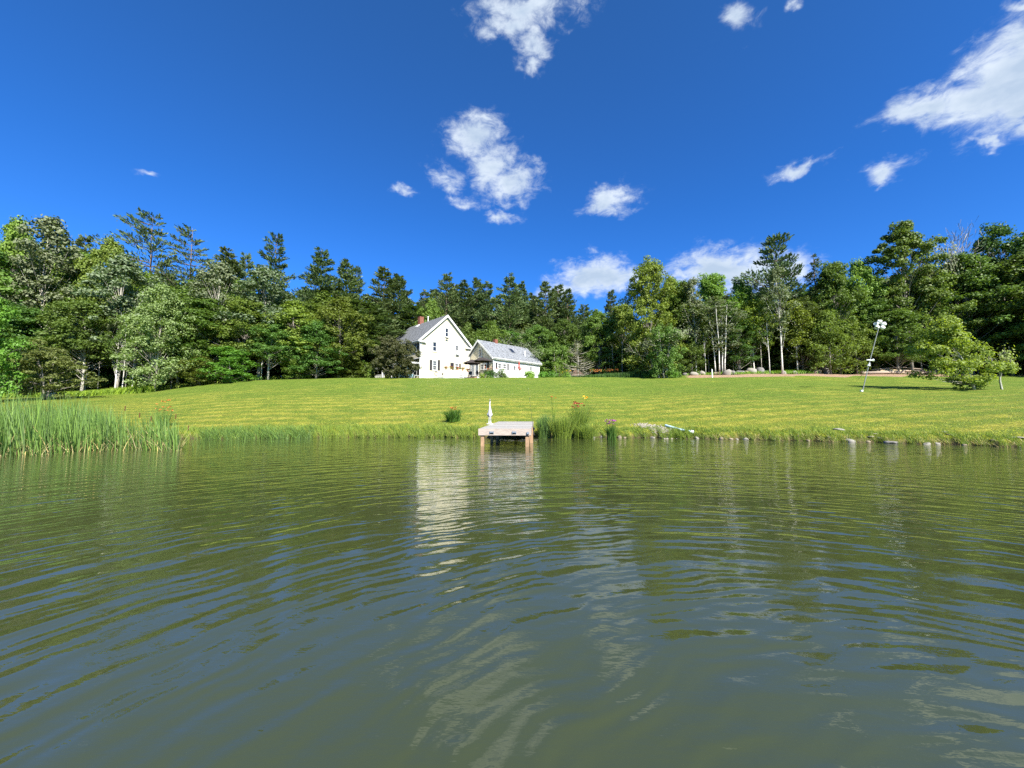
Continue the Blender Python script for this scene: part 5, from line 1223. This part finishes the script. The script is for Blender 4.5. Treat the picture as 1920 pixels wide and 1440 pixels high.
# cattail heads, a few are countable
for j, (cx, cyy, yt) in enumerate(((284, 843, 772), (330, 842, 768), (234, 846, 752), (262, 845, 765), (355, 838, 790))):
    Yc = EYE * F / (cyy - 780); b = Vector(((cx - 960) / F * Yc, Yc, -.1)); top = at(cx, yt, Yc).z
    t = thing('cattail', ['cattail with brown head at the left side of the orange lilies', 'tallest brown headed cattail right of the orange lilies', 'cattail at the right end of the dense reed bed', 'cattail above the pale flat rock', 'short cattail standing alone in open water'][j], 'cattail', tuple(b))
    MB().tube([(0, 0, 0), (.01, 0, top * .5), (.03, 0, top + .1)], [.006, .005, .003], 4).obj('stem', 'reed', t); MB().tube([(.026, 0, top - .16), (.027, 0, top - .15), (.029, 0, top - .03), (.03, 0, top - .02)], [.004, .013, .013, .004], 6).obj('head', 'cattail_brown', t)
# ---- long grass along the whole shore
def kinded(o): return o
P = scatter(24000, 250, 900, -.10, .95, 11); blades('bank_grass', P, np.interp(P[:, 0], [-16, -9, 0], [.20, .24, .26]), .011, .30, 'grass_long', 'long pale green grass fringing the left bank', seed=4)
P = scatter(4200, 540, 905, -.15, .35, 12); blades('bank_grass', P, .34, .012, .25, 'grass_long', 'tall grass tufts at the waterline left of the dock', seed=5)
P = scatter(22000, 1090, 2080, -.05, .9, 13); blades('bank_grass', P, .15, .011, .38, 'grass_long', 'short rough grass along the right bank', seed=6)
P = scatter(1500, 1255, 1300, -.05, .5, 15); blades('bank_grass', P, .30, .012, .25, 'grass_long', 'grass tuft hanging over the water by the blue pipe', seed=16)
P = scatter(1800, 1330, 2080, -.05, .25, 14); blades('dry_grass', P, .16, .010, .6, 'reed_dry', 'dry straw grass at the right waterline', seed=7)
P = scatter(1500, 250, 900, -.05, .2, 24); blades('dry_grass', P, .18, .010, .6, 'reed_dry', 'dry straw grass at the left waterline', seed=8)
P = scatter(3600, 385, 592, -.30, .35, 61); P[:, 2] = np.maximum(P[:, 2], -.12); blades('sedge', P, .46, .012, .42, 'reed', 'blue-green drooping sedge at the left waterline between reeds and dock', seed=61, bend=.7)
# turf blades over the near part of the lawn
r_ = np.random.default_rng(31); P = scatter(70000, 200, 2080, 0, 1, 31); tt = np.arctan2(P[:, 0], P[:, 1]); rd_ = shore_r(tt) + .3 + 26 * r_.random(len(P)) ** 2.6; P = np.stack([rd_ * np.sin(tt), rd_ * np.cos(tt), height(rd_ * np.sin(tt), rd_ * np.cos(tt))], 1)
blades('turf', P, .055, .016, .6, 'grass_turf', 'mown turf of the lawn nearest the pond', seed=9, seg=1)
# ferns and weeds under the left wood edge
r2_ = np.random.default_rng(5)
def plant_patch(px0, px1, Y, n, h, m, label, name='ferns', seed=1, w=.05, dY=1.5, lean=.5, zoff=0):
    r = np.random.default_rng(seed); px = r.uniform(px0, px1, n); Yv = (np.interp(px, *Y) if isinstance(Y, tuple) else Y) + r.random(n) * dY; x = (px - 960) / F * Yv
    return blades(name, np.stack([x, Yv, height(x, Yv) + zoff], 1), h, w, lean, m, label, 'plants', seed=seed, bend=.5)
plant_patch(-160, 290, ([-160, 0, 230, 290], [37, 38.5, 40.5, 41.5]), 5200, .75, 'fern_leaf', 'bright yellow-green ferns along the foot of the left wood', seed=21, w=.09, lean=.55)
plant_patch(-160, 1000, ([-160, 0, 230, 330, 480, 700, 1000], [41, 41, 42, 44.5, 47.5, 55, 70]), 5200, 1.1, 'grass_long', 'weeds in the shade under the left wood', seed=22, w=.10, dY=5, name='undergrowth')
plant_patch(1070, 1235, 56.8, 6000, 1.15, 'lily_leaf', 'long row of green daylily leaves behind the lawn', seed=23, w=.045, lean=.22, dY=2.5, name='daylily_leaves')
plant_patch(975, 1080, 57.5, 2600, .8, 'garden_leaf', 'garden leaves along the right end of the wing', seed=27, w=.07, lean=.4, dY=1.5, name='garden_leaves')
plant_patch(1290, 1540, 55.6, 1800, .5, 'garden_leaf', 'low green weeds among the boulders', seed=25, w=.08, lean=.6, dY=1.5, name='weeds')
plant_patch(1500, 2080, 58, 3000, .9, 'grass_long', 'weeds in the shade under the right wood', seed=26, w=.10, dY=4, name='undergrowth')
def petals(px0, px1, Y, n, ylo, yhi, m, label, seed, s=.11, name='daylilies'):
    r = np.random.default_rng(seed); px = r.uniform(px0, px1, n); Yv = Y + r.random(n) * 1.5; P = np.array([tuple(at(a, b_, c)) for a, b_, c in zip(px, r.uniform(ylo, yhi, n), Yv)])
    o = link(name, quads_mesh(name, leaves(P, nrm(r.normal(size=(n, 3))), s, s * .8, r), m)); o['kind'] = 'stuff'; tag(o, label, 'flowers')
petals(1106, 1128, 57.5, 90, 692, 697, 'orange_petal', 'orange daylilies in bloom over the green row', 31, .12)
petals(1132, 1160, 57.5, 60, 692, 696, 'orange_petal', 'thin second patch of orange daylilies further right', 32, .10)

# ---- plants by the water with their own flowers
def clump(name, px, Y, ytop, wpx, nb, m, label, cat='plant', flower=None, nf=0, fs=.05, bw=.014, lean=.35, fz=(.9, 1.05), fw=.6, seed=0, z=None, group=None):
    b = ground(px, Y); b.z = max(b.z, -.05) if z is None else z
    hgt = at(px, ytop, Y).z - b.z; rw = wpx / F * Y / 2; r = np.random.default_rng(seed); a = r.random(nb) * 6.283; rad = np.sqrt(r.random(nb)) * rw * .55
    t = thing(name, label, cat, tuple(b), 0, group)
    blades('leaves', np.stack([np.cos(a) * rad, np.sin(a) * rad, 0 * a], 1), hgt * .95, bw, lean, m, None, kind=None, seed=seed, parent=t, bend=.6, seg=4, wind=(0, 0))
    if flower:
        st = MB(); 
        for k in range(nf):
            a = r.random() * 6.283; q = math.sqrt(r.random()) * rw * fw; z = hgt * r.uniform(*fz); st.tube([(math.cos(a) * q * .4, math.sin(a) * q * .4, 0), (math.cos(a) * q, math.sin(a) * q, z)], .004, 4, cap=False)
            m6 = 6; c = np.tile(np.array([math.cos(a) * q, math.sin(a) * q, z]), (m6, 1)); ang = np.arange(m6) / m6 * 6.283; off = np.stack([np.cos(ang), np.sin(ang), .5 + 0 * ang], 1); fl_ = needles(c, off, fs, fs * .8, r)
            link('flower', quads_mesh('flower', fl_, flower), t)
        st.obj('stems', 'lily_leaf', t)
    return t
clump('daylily_clump', 850, 19.0, 766, 42, 520, 'lily_leaf', 'dark green daylily clump with orange blooms left of the dock', 'plant', 'orange_petal', 9, .05, .022, .42, (.92, 1.12), .35, seed=41)
clump('purple_iris', 1145, 14.95, 795, 30, 260, 'lily_leaf', 'purple iris clump at the water edge between the stones', 'plant', 'purple_petal', 20, .04, .018, .12, (.95, 1.25), .7, seed=42)
clump('daylily_clump', 310, 17.0, 752, 34, 160, 'reed', 'orange daylilies growing in the reeds at the left bank', 'plant', 'orange_petal', 16, .05, .014, .2, (.72, 1.06), .8, seed=43, z=0)
clump('cattail_clump', 1020, 16.4, 772, 44, 620, 'reed', 'blue-green reed clump directly right of the dock', 'plant', None, 0, seed=44, lean=.14, bw=.014)
clump('daylily_clump', 1085, 16.6, 752, 46, 620, 'grass_long', 'tall grassy clump with red daylilies right of the dock', 'plant', 'red_petal', 16, .06, .013, .22, (.80, .98), .6, seed=45)
clump('grass_clump', 1052, 16.0, 775, 62, 1100, 'grass_long', 'tall pale grass between the dock and the red daylilies', 'grass clump', None, 0, seed=46, lean=.25, bw=.012)
clump('daylily_clump', 1038, 19, 742, 10, 40, 'grass_long', 'single orange lily stem right of the fishing rod', 'plant', 'orange_petal', 4, .05, .010, .15, (.9, 1.02), .9, seed=47)
clump('grass_clump', 1100, 15.6, 790, 40, 600, 'grass_long', 'lower grass beside the red daylilies', 'grass clump', None, 0, seed=48, lean=.35, bw=.012)
clump('yellow_lily', 1098, 17.2, 746, 10, 50, 'grass_long', 'yellow-green sprig above the red daylilies', 'plant', 'yellow_petal', 4, .06, .012, .2, (.95, 1.05), .8, seed=49)

# ------------------------------------------------------------------ dock
fl0, fr0 = at(899.7, 804, 11.8), at(993.3, 804, 11.8); DZ1 = fl0.z
DA = -R(4.0); dock = thing('wooden_dock', 'weathered plank dock on square wooden posts reaching into the pond', 'dock', (fl0.x, 11.8, 0), DA)
DW = (fr0.x - fl0.x); DL = 5.9; DR = .14     # width, length, rise towards the bank
def dz(y): return DZ1 + DR * y / DL
for k in range(41):
    y0 = .0 + k * .144; jx = random.uniform(-.012, .012); 
    if y0 + .13 > DL: break
    MB().prism([(-.03 + jx, y0, dz(y0) - .032), (-.03 + jx, y0 + .130, dz(y0 + .130) - .032), (-.03 + jx, y0 + .130, dz(y0 + .130)), (-.03 + jx, y0, dz(y0) + random.uniform(0, .004))], (DW + .06, 0, 0)).obj('plank', random.choice(['plank_pale', 'plank_grey', 'plank_pale', 'plank_tan']), dock)
MB().box(-.04, DW + .04, -.045, -.005, DZ1 - .195, DZ1 + .004).obj('front_board', 'lumber_front', dock)
for x0 in (-.03, DW - .01): MB().prism([(x0, 0, dz(0) - .215), (x0, DL, dz(DL) - .215), (x0, DL, dz(DL) - .036), (x0, 0, dz(0) - .036)], (.04, 0, 0)).obj('side_board', 'lumber_front', dock)
MB().prism([(DW / 2 - .02, .1, dz(0) - .20), (DW / 2 - .02, DL, dz(DL) - .20), (DW / 2 - .02, DL, dz(DL) - .036), (DW / 2 - .02, .1, dz(0) - .036)], (.04, 0, 0)).obj('joist', 'lumber_post', dock)
for (x, y) in ((.03, .0), (DW - .13, .0), (.03, 2.3), (DW - .03, 1.6), (.03, 4.2), (DW - .13, 4.2)):
    MB().box(x, x + .10, y, y + .10, -1.1, DZ1 - .198 if y == 0 else dz(y) - .036).obj('post', 'lumber_post', dock)
MB().box(.13, DW - .13, .30, .34, DZ1 - .19, DZ1 - .05).obj('cross_beam', 'lumber_post', dock)
for px in (922.5, 964.5):
    x = (px - 899.7) / 93.6 * DW; g = MB().box(x - .055, x + .055, -.085, -.046, DZ1 - .115, DZ1 - .075).box(x - .065, x - .045, -.075, -.046, DZ1 - .14, DZ1 - .07).box(x + .045, x + .065, -.075, -.046, DZ1 - .14, DZ1 - .07); g.obj('dock_light', 'metal_grey', dock)
    MB().box(x - .04, x + .04, -.075, -.047, DZ1 - .135, DZ1 - .117).obj('lens', 'glass_dark', dock)
MB().box(DW - .09, DW - .02, -.09, -.046, DZ1 - .15, DZ1 - .09).obj('corner_bracket', 'metal_grey', dock)
# fishing rod leaning from the right front corner
b0 = at(1001, 814, 11.75); b1 = at(990.5, 728, 12.3); rd = thing('fishing_rod', 'thin black fishing rod standing at the right front corner of the dock', 'fishing rod', tuple(b0))
dd = b1 - b0; MB().tube([(0, 0, 0), tuple(dd * .5), tuple(dd)], [.007, .004, .0018], 5).obj('blank', 'rod_black', rd); MB().tube([tuple(dd * -.02), tuple(dd * .16)], .013, 6).obj('grip', 'dark_metal', rd)
MB().lathe([(.02, 0), (.035, .015), (.035, .045), (.02, .06)], 8, tuple(Vector((.0, -.04, .14)))).obj('reel', 'dark_metal', rd)
for f in (.3, .45, .6, .75, .9): MB().tube([tuple(dd * f), tuple(dd * f + Vector((0, -.03, 0)))], .004, 4).obj('guide', 'metal_grey', rd)
# heron statue
hp = at(918.5, 803, 15.0); hb = at(918.5, 803, 15.0); hr_ = thing('heron_statue', 'white heron statue with raised neck at the left edge of the dock', 'statue', (hp.x, hp.y, dz(3.1) ), R(10)); S = (at(917, 748, 15.0).z - dz(3.1)) / 1.14
hr_.scale = (S, S, S)
MB().tube([(0, 0, .30), (0, .01, .36), (0, .02, .46), (0, .01, .56), (0, -.01, .66), (-.005, -.02, .74), (-.015, -.02, .84), (-.01, -.02, .96), (0, -.02, 1.02), (.0, -.03, 1.05)], [.02, .07, .095, .085, .06, .042, .032, .028, .032, .02], 10).obj('body', 'heron_white', hr_, True)
MB().tube([(0, -.04, 1.04), (-.01, -.09, 1.10), (-.02, -.12, 1.14)], [.02, .012, .003], 6).obj('beak', 'heron_white', hr_, True); MB().tube([(0, 0, 1.04), (.02, .05, 1.08), (.03, .08, 1.10)], [.018, .008, .002], 5).obj('crest', 'heron_white', hr_, True)
MB().tube([(0, .07, .50), (.0, .14, .36), (0, .17, .26)], [.05, .04, .008], 6).obj('tail', 'heron_white', hr_, True)
for s in (-1, 1):
    MB().tube([(s * .03, 0, .34), (s * .04, .02, .18), (s * .05, 0, .02)], [.022, .016, .02], 6).obj('leg', 'heron_white', hr_)
    MB().tube([(s * .06, .04, .52), (s * .085, .06, .44), (s * .07, .10, .32)], [.03, .05, .012], 6).obj('wing', 'heron_white', hr_, True)
MB().lathe([(.17, 0), (.16, .025), (.05, .05), (.03, .1)], 10).obj('base', 'heron_white', hr_)
q = at(905, 802, 15.4); t = thing('dark_planter', 'small dark pot with weeds beside the heron statue', 'pot', (q.x - .1, q.y, H(q.x, q.y) )); MB().lathe([(.10, 0), (.15, .18), (.15, .2), (.13, .2), (.11, .04)], 10).obj('pot', 'dark_metal', t)
blades('leaves', np.random.default_rng(3).normal(size=(60, 3)) * [.07, .07, 0] + [0, 0, .15], .2, .015, .5, 'grass_long', None, kind=None, seed=51, parent=t)

# ------------------------------------------------------------------ stones
def stone_mesh(seed, m, flat=.6):
    r = random.Random(seed); import bmesh; bm = bmesh.new(); bmesh.ops.create_icosphere(bm, subdivisions=2, radius=1)
    ax = [Vector((r.gauss(0, 1), r.gauss(0, 1), r.gauss(0, 1))).normalized() for _ in range(7)]
    for v in bm.verts:
        f = 1 - sum(max(0, v.co.dot(a) - .62) * .75 for a in ax); v.co *= f * (1 + .04 * r.random()); v.co.z *= flat
    me = bpy.data.meshes.new('stone'); bm.to_mesh(me); bm.free(); me.materials.append(MATS[m]); me.shade_smooth(); return me
SM = {m: [stone_mesh(i + 10 * j, m, .55 + .1 * (i % 3)) for i in range(4)] for j, m in enumerate(('stone_pale', 'stone_grey', 'stone_white'))}
def stone(p, w, m, label, group=None, hz=1.0, name='shore_stone', cat='stone', i=[0]):
    i[0] += 1; o = link(name, SM[m][i[0] % 4], None, tuple(p)); o.rotation_euler = (0, 0, random.random() * 6.28); o.scale = (w / 2, w / 2 * .8, w / 2 * hz); return tag(o, label, cat, group)
def shore_stone(px, off, w, m, label, group=None, hz=.9):
    p = shore_pt(px, off); p.z = max(H(p.x, p.y), -.02) + w * .03; return stone(p, w * .66, m, label, group, hz)
for px, w, m, lb in ((1082, .34, 'stone_pale', 'pale rounded stone at the foot of the red daylilies'), (1094, .26, 'stone_pale', 'second rounded stone right of the red daylilies'), (1104, .32, 'stone_pale', 'wide tan stone between the daylilies and the iris'),
                     (1112, .24, 'stone_white', 'small whitish stone left of the purple iris'), (1126, .3, 'stone_grey', 'dark stone just left of the purple iris'), (1161, .42, 'stone_pale', 'flat tan stone right of the purple iris'), (1170, .28, 'stone_pale', 'second tan stone right of the purple iris'),
                     (1221, .42, 'stone_white', 'whitish rock by the dry grass left of the blue pipe'), (1304, .42, 'stone_white', 'white rock at the lower end of the blue pipe'),
                     (1350, .40, 'stone_pale', 'left stone of the pale row right of the blue pipe'), (1366, .34, 'stone_pale', 'pointed stone in the pale row right of the blue pipe'), (1377, .3, 'stone_white', 'right stone of the pale row right of the blue pipe'), (1394, .42, 'stone_white', 'largest whitish stone of the right bank row'),
                     (1588, .62, 'stone_white', 'long flat whitish rock at the right waterline'), (1622, .32, 'stone_pale', 'small tan rock right of the long flat whitish one'), (1664, .66, 'stone_grey', 'dark flat rock at the right waterline'), (1730, .40, 'stone_white', 'left of two whitish rocks at the right waterline'), (1748, .36, 'stone_white', 'right of two whitish rocks at the right waterline')):
    shore_stone(px, -.02, w, m, lb)
shore_stone(843 + 50, 1.0, .3, 'stone_white', 'small white stone in the grass between daylilies and dock')
for k in range(17):
    px = 1120 + 800 * (k + random.random()) / 17; shore_stone(px, random.uniform(-.06, .30), random.uniform(.10, .26), random.choice(['stone_pale', 'stone_grey', 'stone_pale', 'stone_white']), 'small stone in the row along the right waterline', 'small stones along the right waterline')
for k, (px, py, w, lb) in enumerate(((1572, 806, .5, 'flat white stone lying in the lawn above the right bank'), (1772, 811, .26, 'small white stone on the bare patch of the right bank'), (1780, 816, .2, 'tan chip on the bare patch of the right bank'), (1905, 822, .5, 'long pale flat stone near the right edge of the lawn'), (1640, 815, .24, 'pale stone beside the bare dip in the right bank'), (1633, 821, .26, 'pale stone lowest in the bare dip of the right bank'))):
    # walk out along the sight line until it meets the bank
    Y = 9.0
    while Y < 40 and at(px, py, Y).z > H(at(px, py, Y).x, Y): Y += .05
    q = at(px, py, Y); stone((q.x, q.y, H(q.x, q.y) + .01), w, 'stone_white' if k != 2 else 'stone_pale', lb, None, .35)
# pale flat slab behind the reeds, gravel by the pipe, blue pipe
Ys = 15.0; q = at(255, 818, Ys); t = stone((q.x, q.y, .06), 1.5, 'stone_white', 'broad pale flat rock at the waterline inside the reed gap', None, .32, 'flat_rock', 'rock')
gr = MB(); rr = random.Random(3)
for k in range(420):
    u = rr.random(); px = 1195 + 60 * u + rr.gauss(0, 7); Yg = 18.2 - 2.0 * u + rr.gauss(0, .25); x = (px - 960) / F * Yg; z = H(x, Yg); s = rr.uniform(.02, .06)
    gr.lathe([(s * .6, -.01), (s, s * .3), (s * .5, s * .8)], 5, (x, Yg, z))
o = gr.obj('gravel', 'gravel'); o['kind'] = 'stuff'; tag(o, 'patch of pale gravel in the lawn at the upper end of the pipe', 'gravel')
p0 = ground(1247, 17.4); p1 = ground(1275, 16.4); p2 = shore_pt(1298, .15); p2.z = .24
pp = thing('drain_pipe', 'pale blue drain pipe lying down the bank to the water', 'pipe', tuple(p0)); L3 = [Vector((0, 0, .05)), p1 - p0 + Vector((0, 0, .07)), p2 - p0]
MB().tube(L3, .055, 10, cap=False).obj('pipe', 'pipe_blue', pp, True); MB().tube([L3[2] - (L3[2] - L3[1]).normalized() * .12, L3[2]], .075, 10, cap=False).obj('collar', 'metal_white', pp, True)
# boulders by the drive
for px, Y, w, m, lb in ((1303, 54, 1.5, 'stone_white', 'pale pointed boulder left of the birch clump'), (1318, 54.6, 1.3, 'stone_white', 'tall pale boulder behind the white stake'), (1367, 54, 1.6, 'stone_white', 'flat pale boulder at the foot of the birch clump'), (1378, 54.6, 1.2, 'stone_grey', 'small grey boulder right of the birch clump'),
                        (1391, 55, 1.5, 'stone_grey', 'grey boulder left of the two biggest ones'), (1401, 55.2, 1.1, 'stone_pale', 'low tan boulder between the grey ones'), (1413, 55, 1.9, 'stone_white', 'big light grey round boulder, left of the pair by the birches'), (1427, 55.2, 2.1, 'stone_grey', 'big grey round boulder, right of the pair by the birches'), (1437, 55.4, 1.2, 'stone_grey', 'dark boulder at the foot of the thin white birch'),
                        (1536, 54.6, 1.4, 'stone_pale', 'tan boulder at the left end of the log pile'), (1552, 55, 1.5, 'stone_grey', 'grey rock in the rubble left of the leaning pole'), (1286, 55, 1.0, 'stone_grey', 'dark rock right of the willow shrub'), (1345, 54.5, .9, 'stone_pale', 'small pale rock under the birch clump'), (1494, 54.4, .9, 'stone_white', 'small pale rock among the weeds right of the tall birch'), (1474, 54.2, .9, 'stone_white', 'small pale rock at the foot of the tallest birch')):
    b = ground(px, Y + 1.6); stone((b.x, b.y, b.z + w * .12), w, m, lb, None, 1.15, 'boulder', 'boulder')
for k, (px, lb) in enumerate(((1072, 'left flat stone of the pale garden edging'), (1083, 'right flat stone of the pale garden edging'), (1056, 'low pale stone at the left of the garden edging'), (1077, 'upright pale rock in the flower garden'))):
    b = ground(px, 55.2 if k < 3 else 56.5); stone((b.x, b.y, b.z + .08), .95 if k < 3 else .9, 'stone_white', lb, None, .5 if k < 3 else 1.2, 'garden_stone', 'stone')
for k in range(9):
    b = ground(908 + 5.6 * k, 52.6); stone((b.x, b.y, b.z + .06), .42, 'stone_white', 'small whitish edging stone below the round shrubs', 'edging stones below the round shrubs', .6, 'garden_stone', 'stone')
# log pile
LOGL = ['long weathered log lowest in the log pile', 'pale barkless log on the log pile', 'grey log at the back of the log pile', 'short log leaning on the log pile', 'thin branch at the right of the log pile', 'long thin pole across the top of the log pile', 'stubby log at the left end of the log pile']
for k, (pa, pb, dyy, rd_, lb) in enumerate(zip((1632, 1655, 1648, 1690, 1700, 1640, 1622), (1700, 1716, 1740, 1712, 1760, 1745, 1640), (0, .8, 1.4, .2, .6, 1.1, -.1), (.22, .2, .2, .12, .09, .07, .2), LOGL)):
    a, b = ground(pa, 54.6 + dyy), ground(pb, 55 + dyy); z = rd_ + .2 * (k in (1, 2)) + .55 * (k == 5); dv = b - a; a.z += z; 
    t = MB().tube([(0, 0, 0), (dv.x * .5, dv.y * .5, dv.z * .5 + .06 + (.3 if k in (3, 5) else 0)), (dv.x, dv.y, dv.z + (.35 if k in (3, 4) else 0))], [rd_, rd_ * .9, rd_ * .7], 8).obj('fallen_log', 'log_grey' if k != 1 else 'stump_cut', None, True, tuple(a)); tag(t, lb, 'log')
r = np.random.default_rng(8); br = MB()
for k in range(120):
    b = ground(1620 + 150 * r.random(), 55 + 2 * r.random()); a = r.random() * 6.28; l = .5 + r.random() * 1.4; br.tube([(b.x, b.y, b.z + .1), (b.x + math.cos(a) * l, b.y + math.sin(a) * l * .4, b.z + .15 + .5 * r.random())], [.03, .008], 4, cap=False)
o = br.obj('brushwood', 'log_grey'); o['kind'] = 'stuff'; tag(o, 'tangle of cut brushwood over the log pile', 'brushwood')
# white stake
b = ground(1338, 50.4); sk = thing('white_stake', 'short white stake at the edge of the lawn before the birch clump', 'stake', tuple(b)); MB().box(-.06, .06, -.05, .05, -.1, 1.05).obj('post', 'white_paint', sk); MB().lathe([(.08, 1.05), (.09, 1.09), (.01, 1.14)], 4).obj('cap', 'white_paint', sk)
# stumps left
for px, w, h, lb in ((88, .34, 1.0, 'tan left half of the cut stump under the apple tree'), (96, .50, 1.1, 'pale cut stump beside the ferns under the apple tree')):
    b = ground(px, 36.5); o = MB().tube([(0, 0, -.1), (0, 0, h * .6), (.03, 0, h)], [w * .62, w * .5, w * .48], 10).obj('tree_stump', 'stump_cut' if px < 90 else 'bark_birch', None, True, tuple(b)); tag(o, lb, 'stump')
# leaning pole with white cups
pb, pt = at(1615, 727, 30.5), at(1648.5, 611, 30.5); pb.z = H(pb.x, pb.y)
lp = thing('leaning_pole', 'tall thin leaning pole carrying white cup shaped vanes at its top', 'pole', tuple(pb)); dv = pt - pb
MB().tube([(0, 0, -.2), tuple(dv * .5), tuple(dv)], [.036, .032, .026], 8).obj('mast', 'mast_grey', lp)
MB().tube([(0, 0, -.1), (0, 0, .12)], .10, 10).obj('collar', 'white_cup', lp)
rx = MB()
def cup(ang, tilt, s=1.0):
    M = Matrix.Translation(dv + Vector((math.cos(ang) * .30, -.06, math.sin(ang) * .26 + .05))) @ Matrix.Rotation(ang - math.pi / 2, 4, 'Y').inverted() @ Matrix.Rotation(tilt, 4, 'X')
    MB().lathe([(.05 * s, -.20 * s), (.14 * s, -.12 * s), (.185 * s, .0), (.19 * s, .10 * s), (.15 * s, .19 * s), (.13 * s, .10 * s), (.1 * s, -.05 * s)], 12, (0, 0, 0), M).obj('cup', 'white_cup', lp, True)
for a, tl in ((R(90), .3), (R(18), .5), (R(162), .5), (R(-50), .2), (R(-140), .2)): cup(a, tl, .80)
for a in (90, 18, 162, -50, -140): MB().tube([tuple(dv), tuple(dv + Vector((math.cos(R(a)) * .28, 0, math.sin(R(a)) * .26)))], .012, 5).obj('arm', 'dark_metal', lp)
m1 = dv * .47; MB().tube([tuple(m1 + Vector((-.34, -.05, .02))), tuple(m1 + Vector((-.15, -.05, .03))), tuple(m1 + Vector((.1, -.05, 0)))], [.01, .05, .04], 8).tube([tuple(m1 + Vector((.1, -.05, 0))), tuple(m1 + Vector((.22, -.05, .01)))], [.04, .12], 8).obj('wind_vane', 'white_cup', lp)
m2 = dv * .40; MB().tube([tuple(m2 + Vector((.03, -.04, .16))), tuple(m2 + Vector((-.0, -.04, -.03)))], .05, 8).lathe([(.09, -.02), (.11, .04), (.06, .1)], 8, tuple(m2 + Vector((-.05, -.05, -.08)))).obj('camera_box', 'metal_white', lp)
m3 = dv * .37; MB().tube([tuple(m3), tuple(m3 + Vector((.22, 1.2, -.9)))], .018, 5).obj('brace', 'metal_grey', lp)
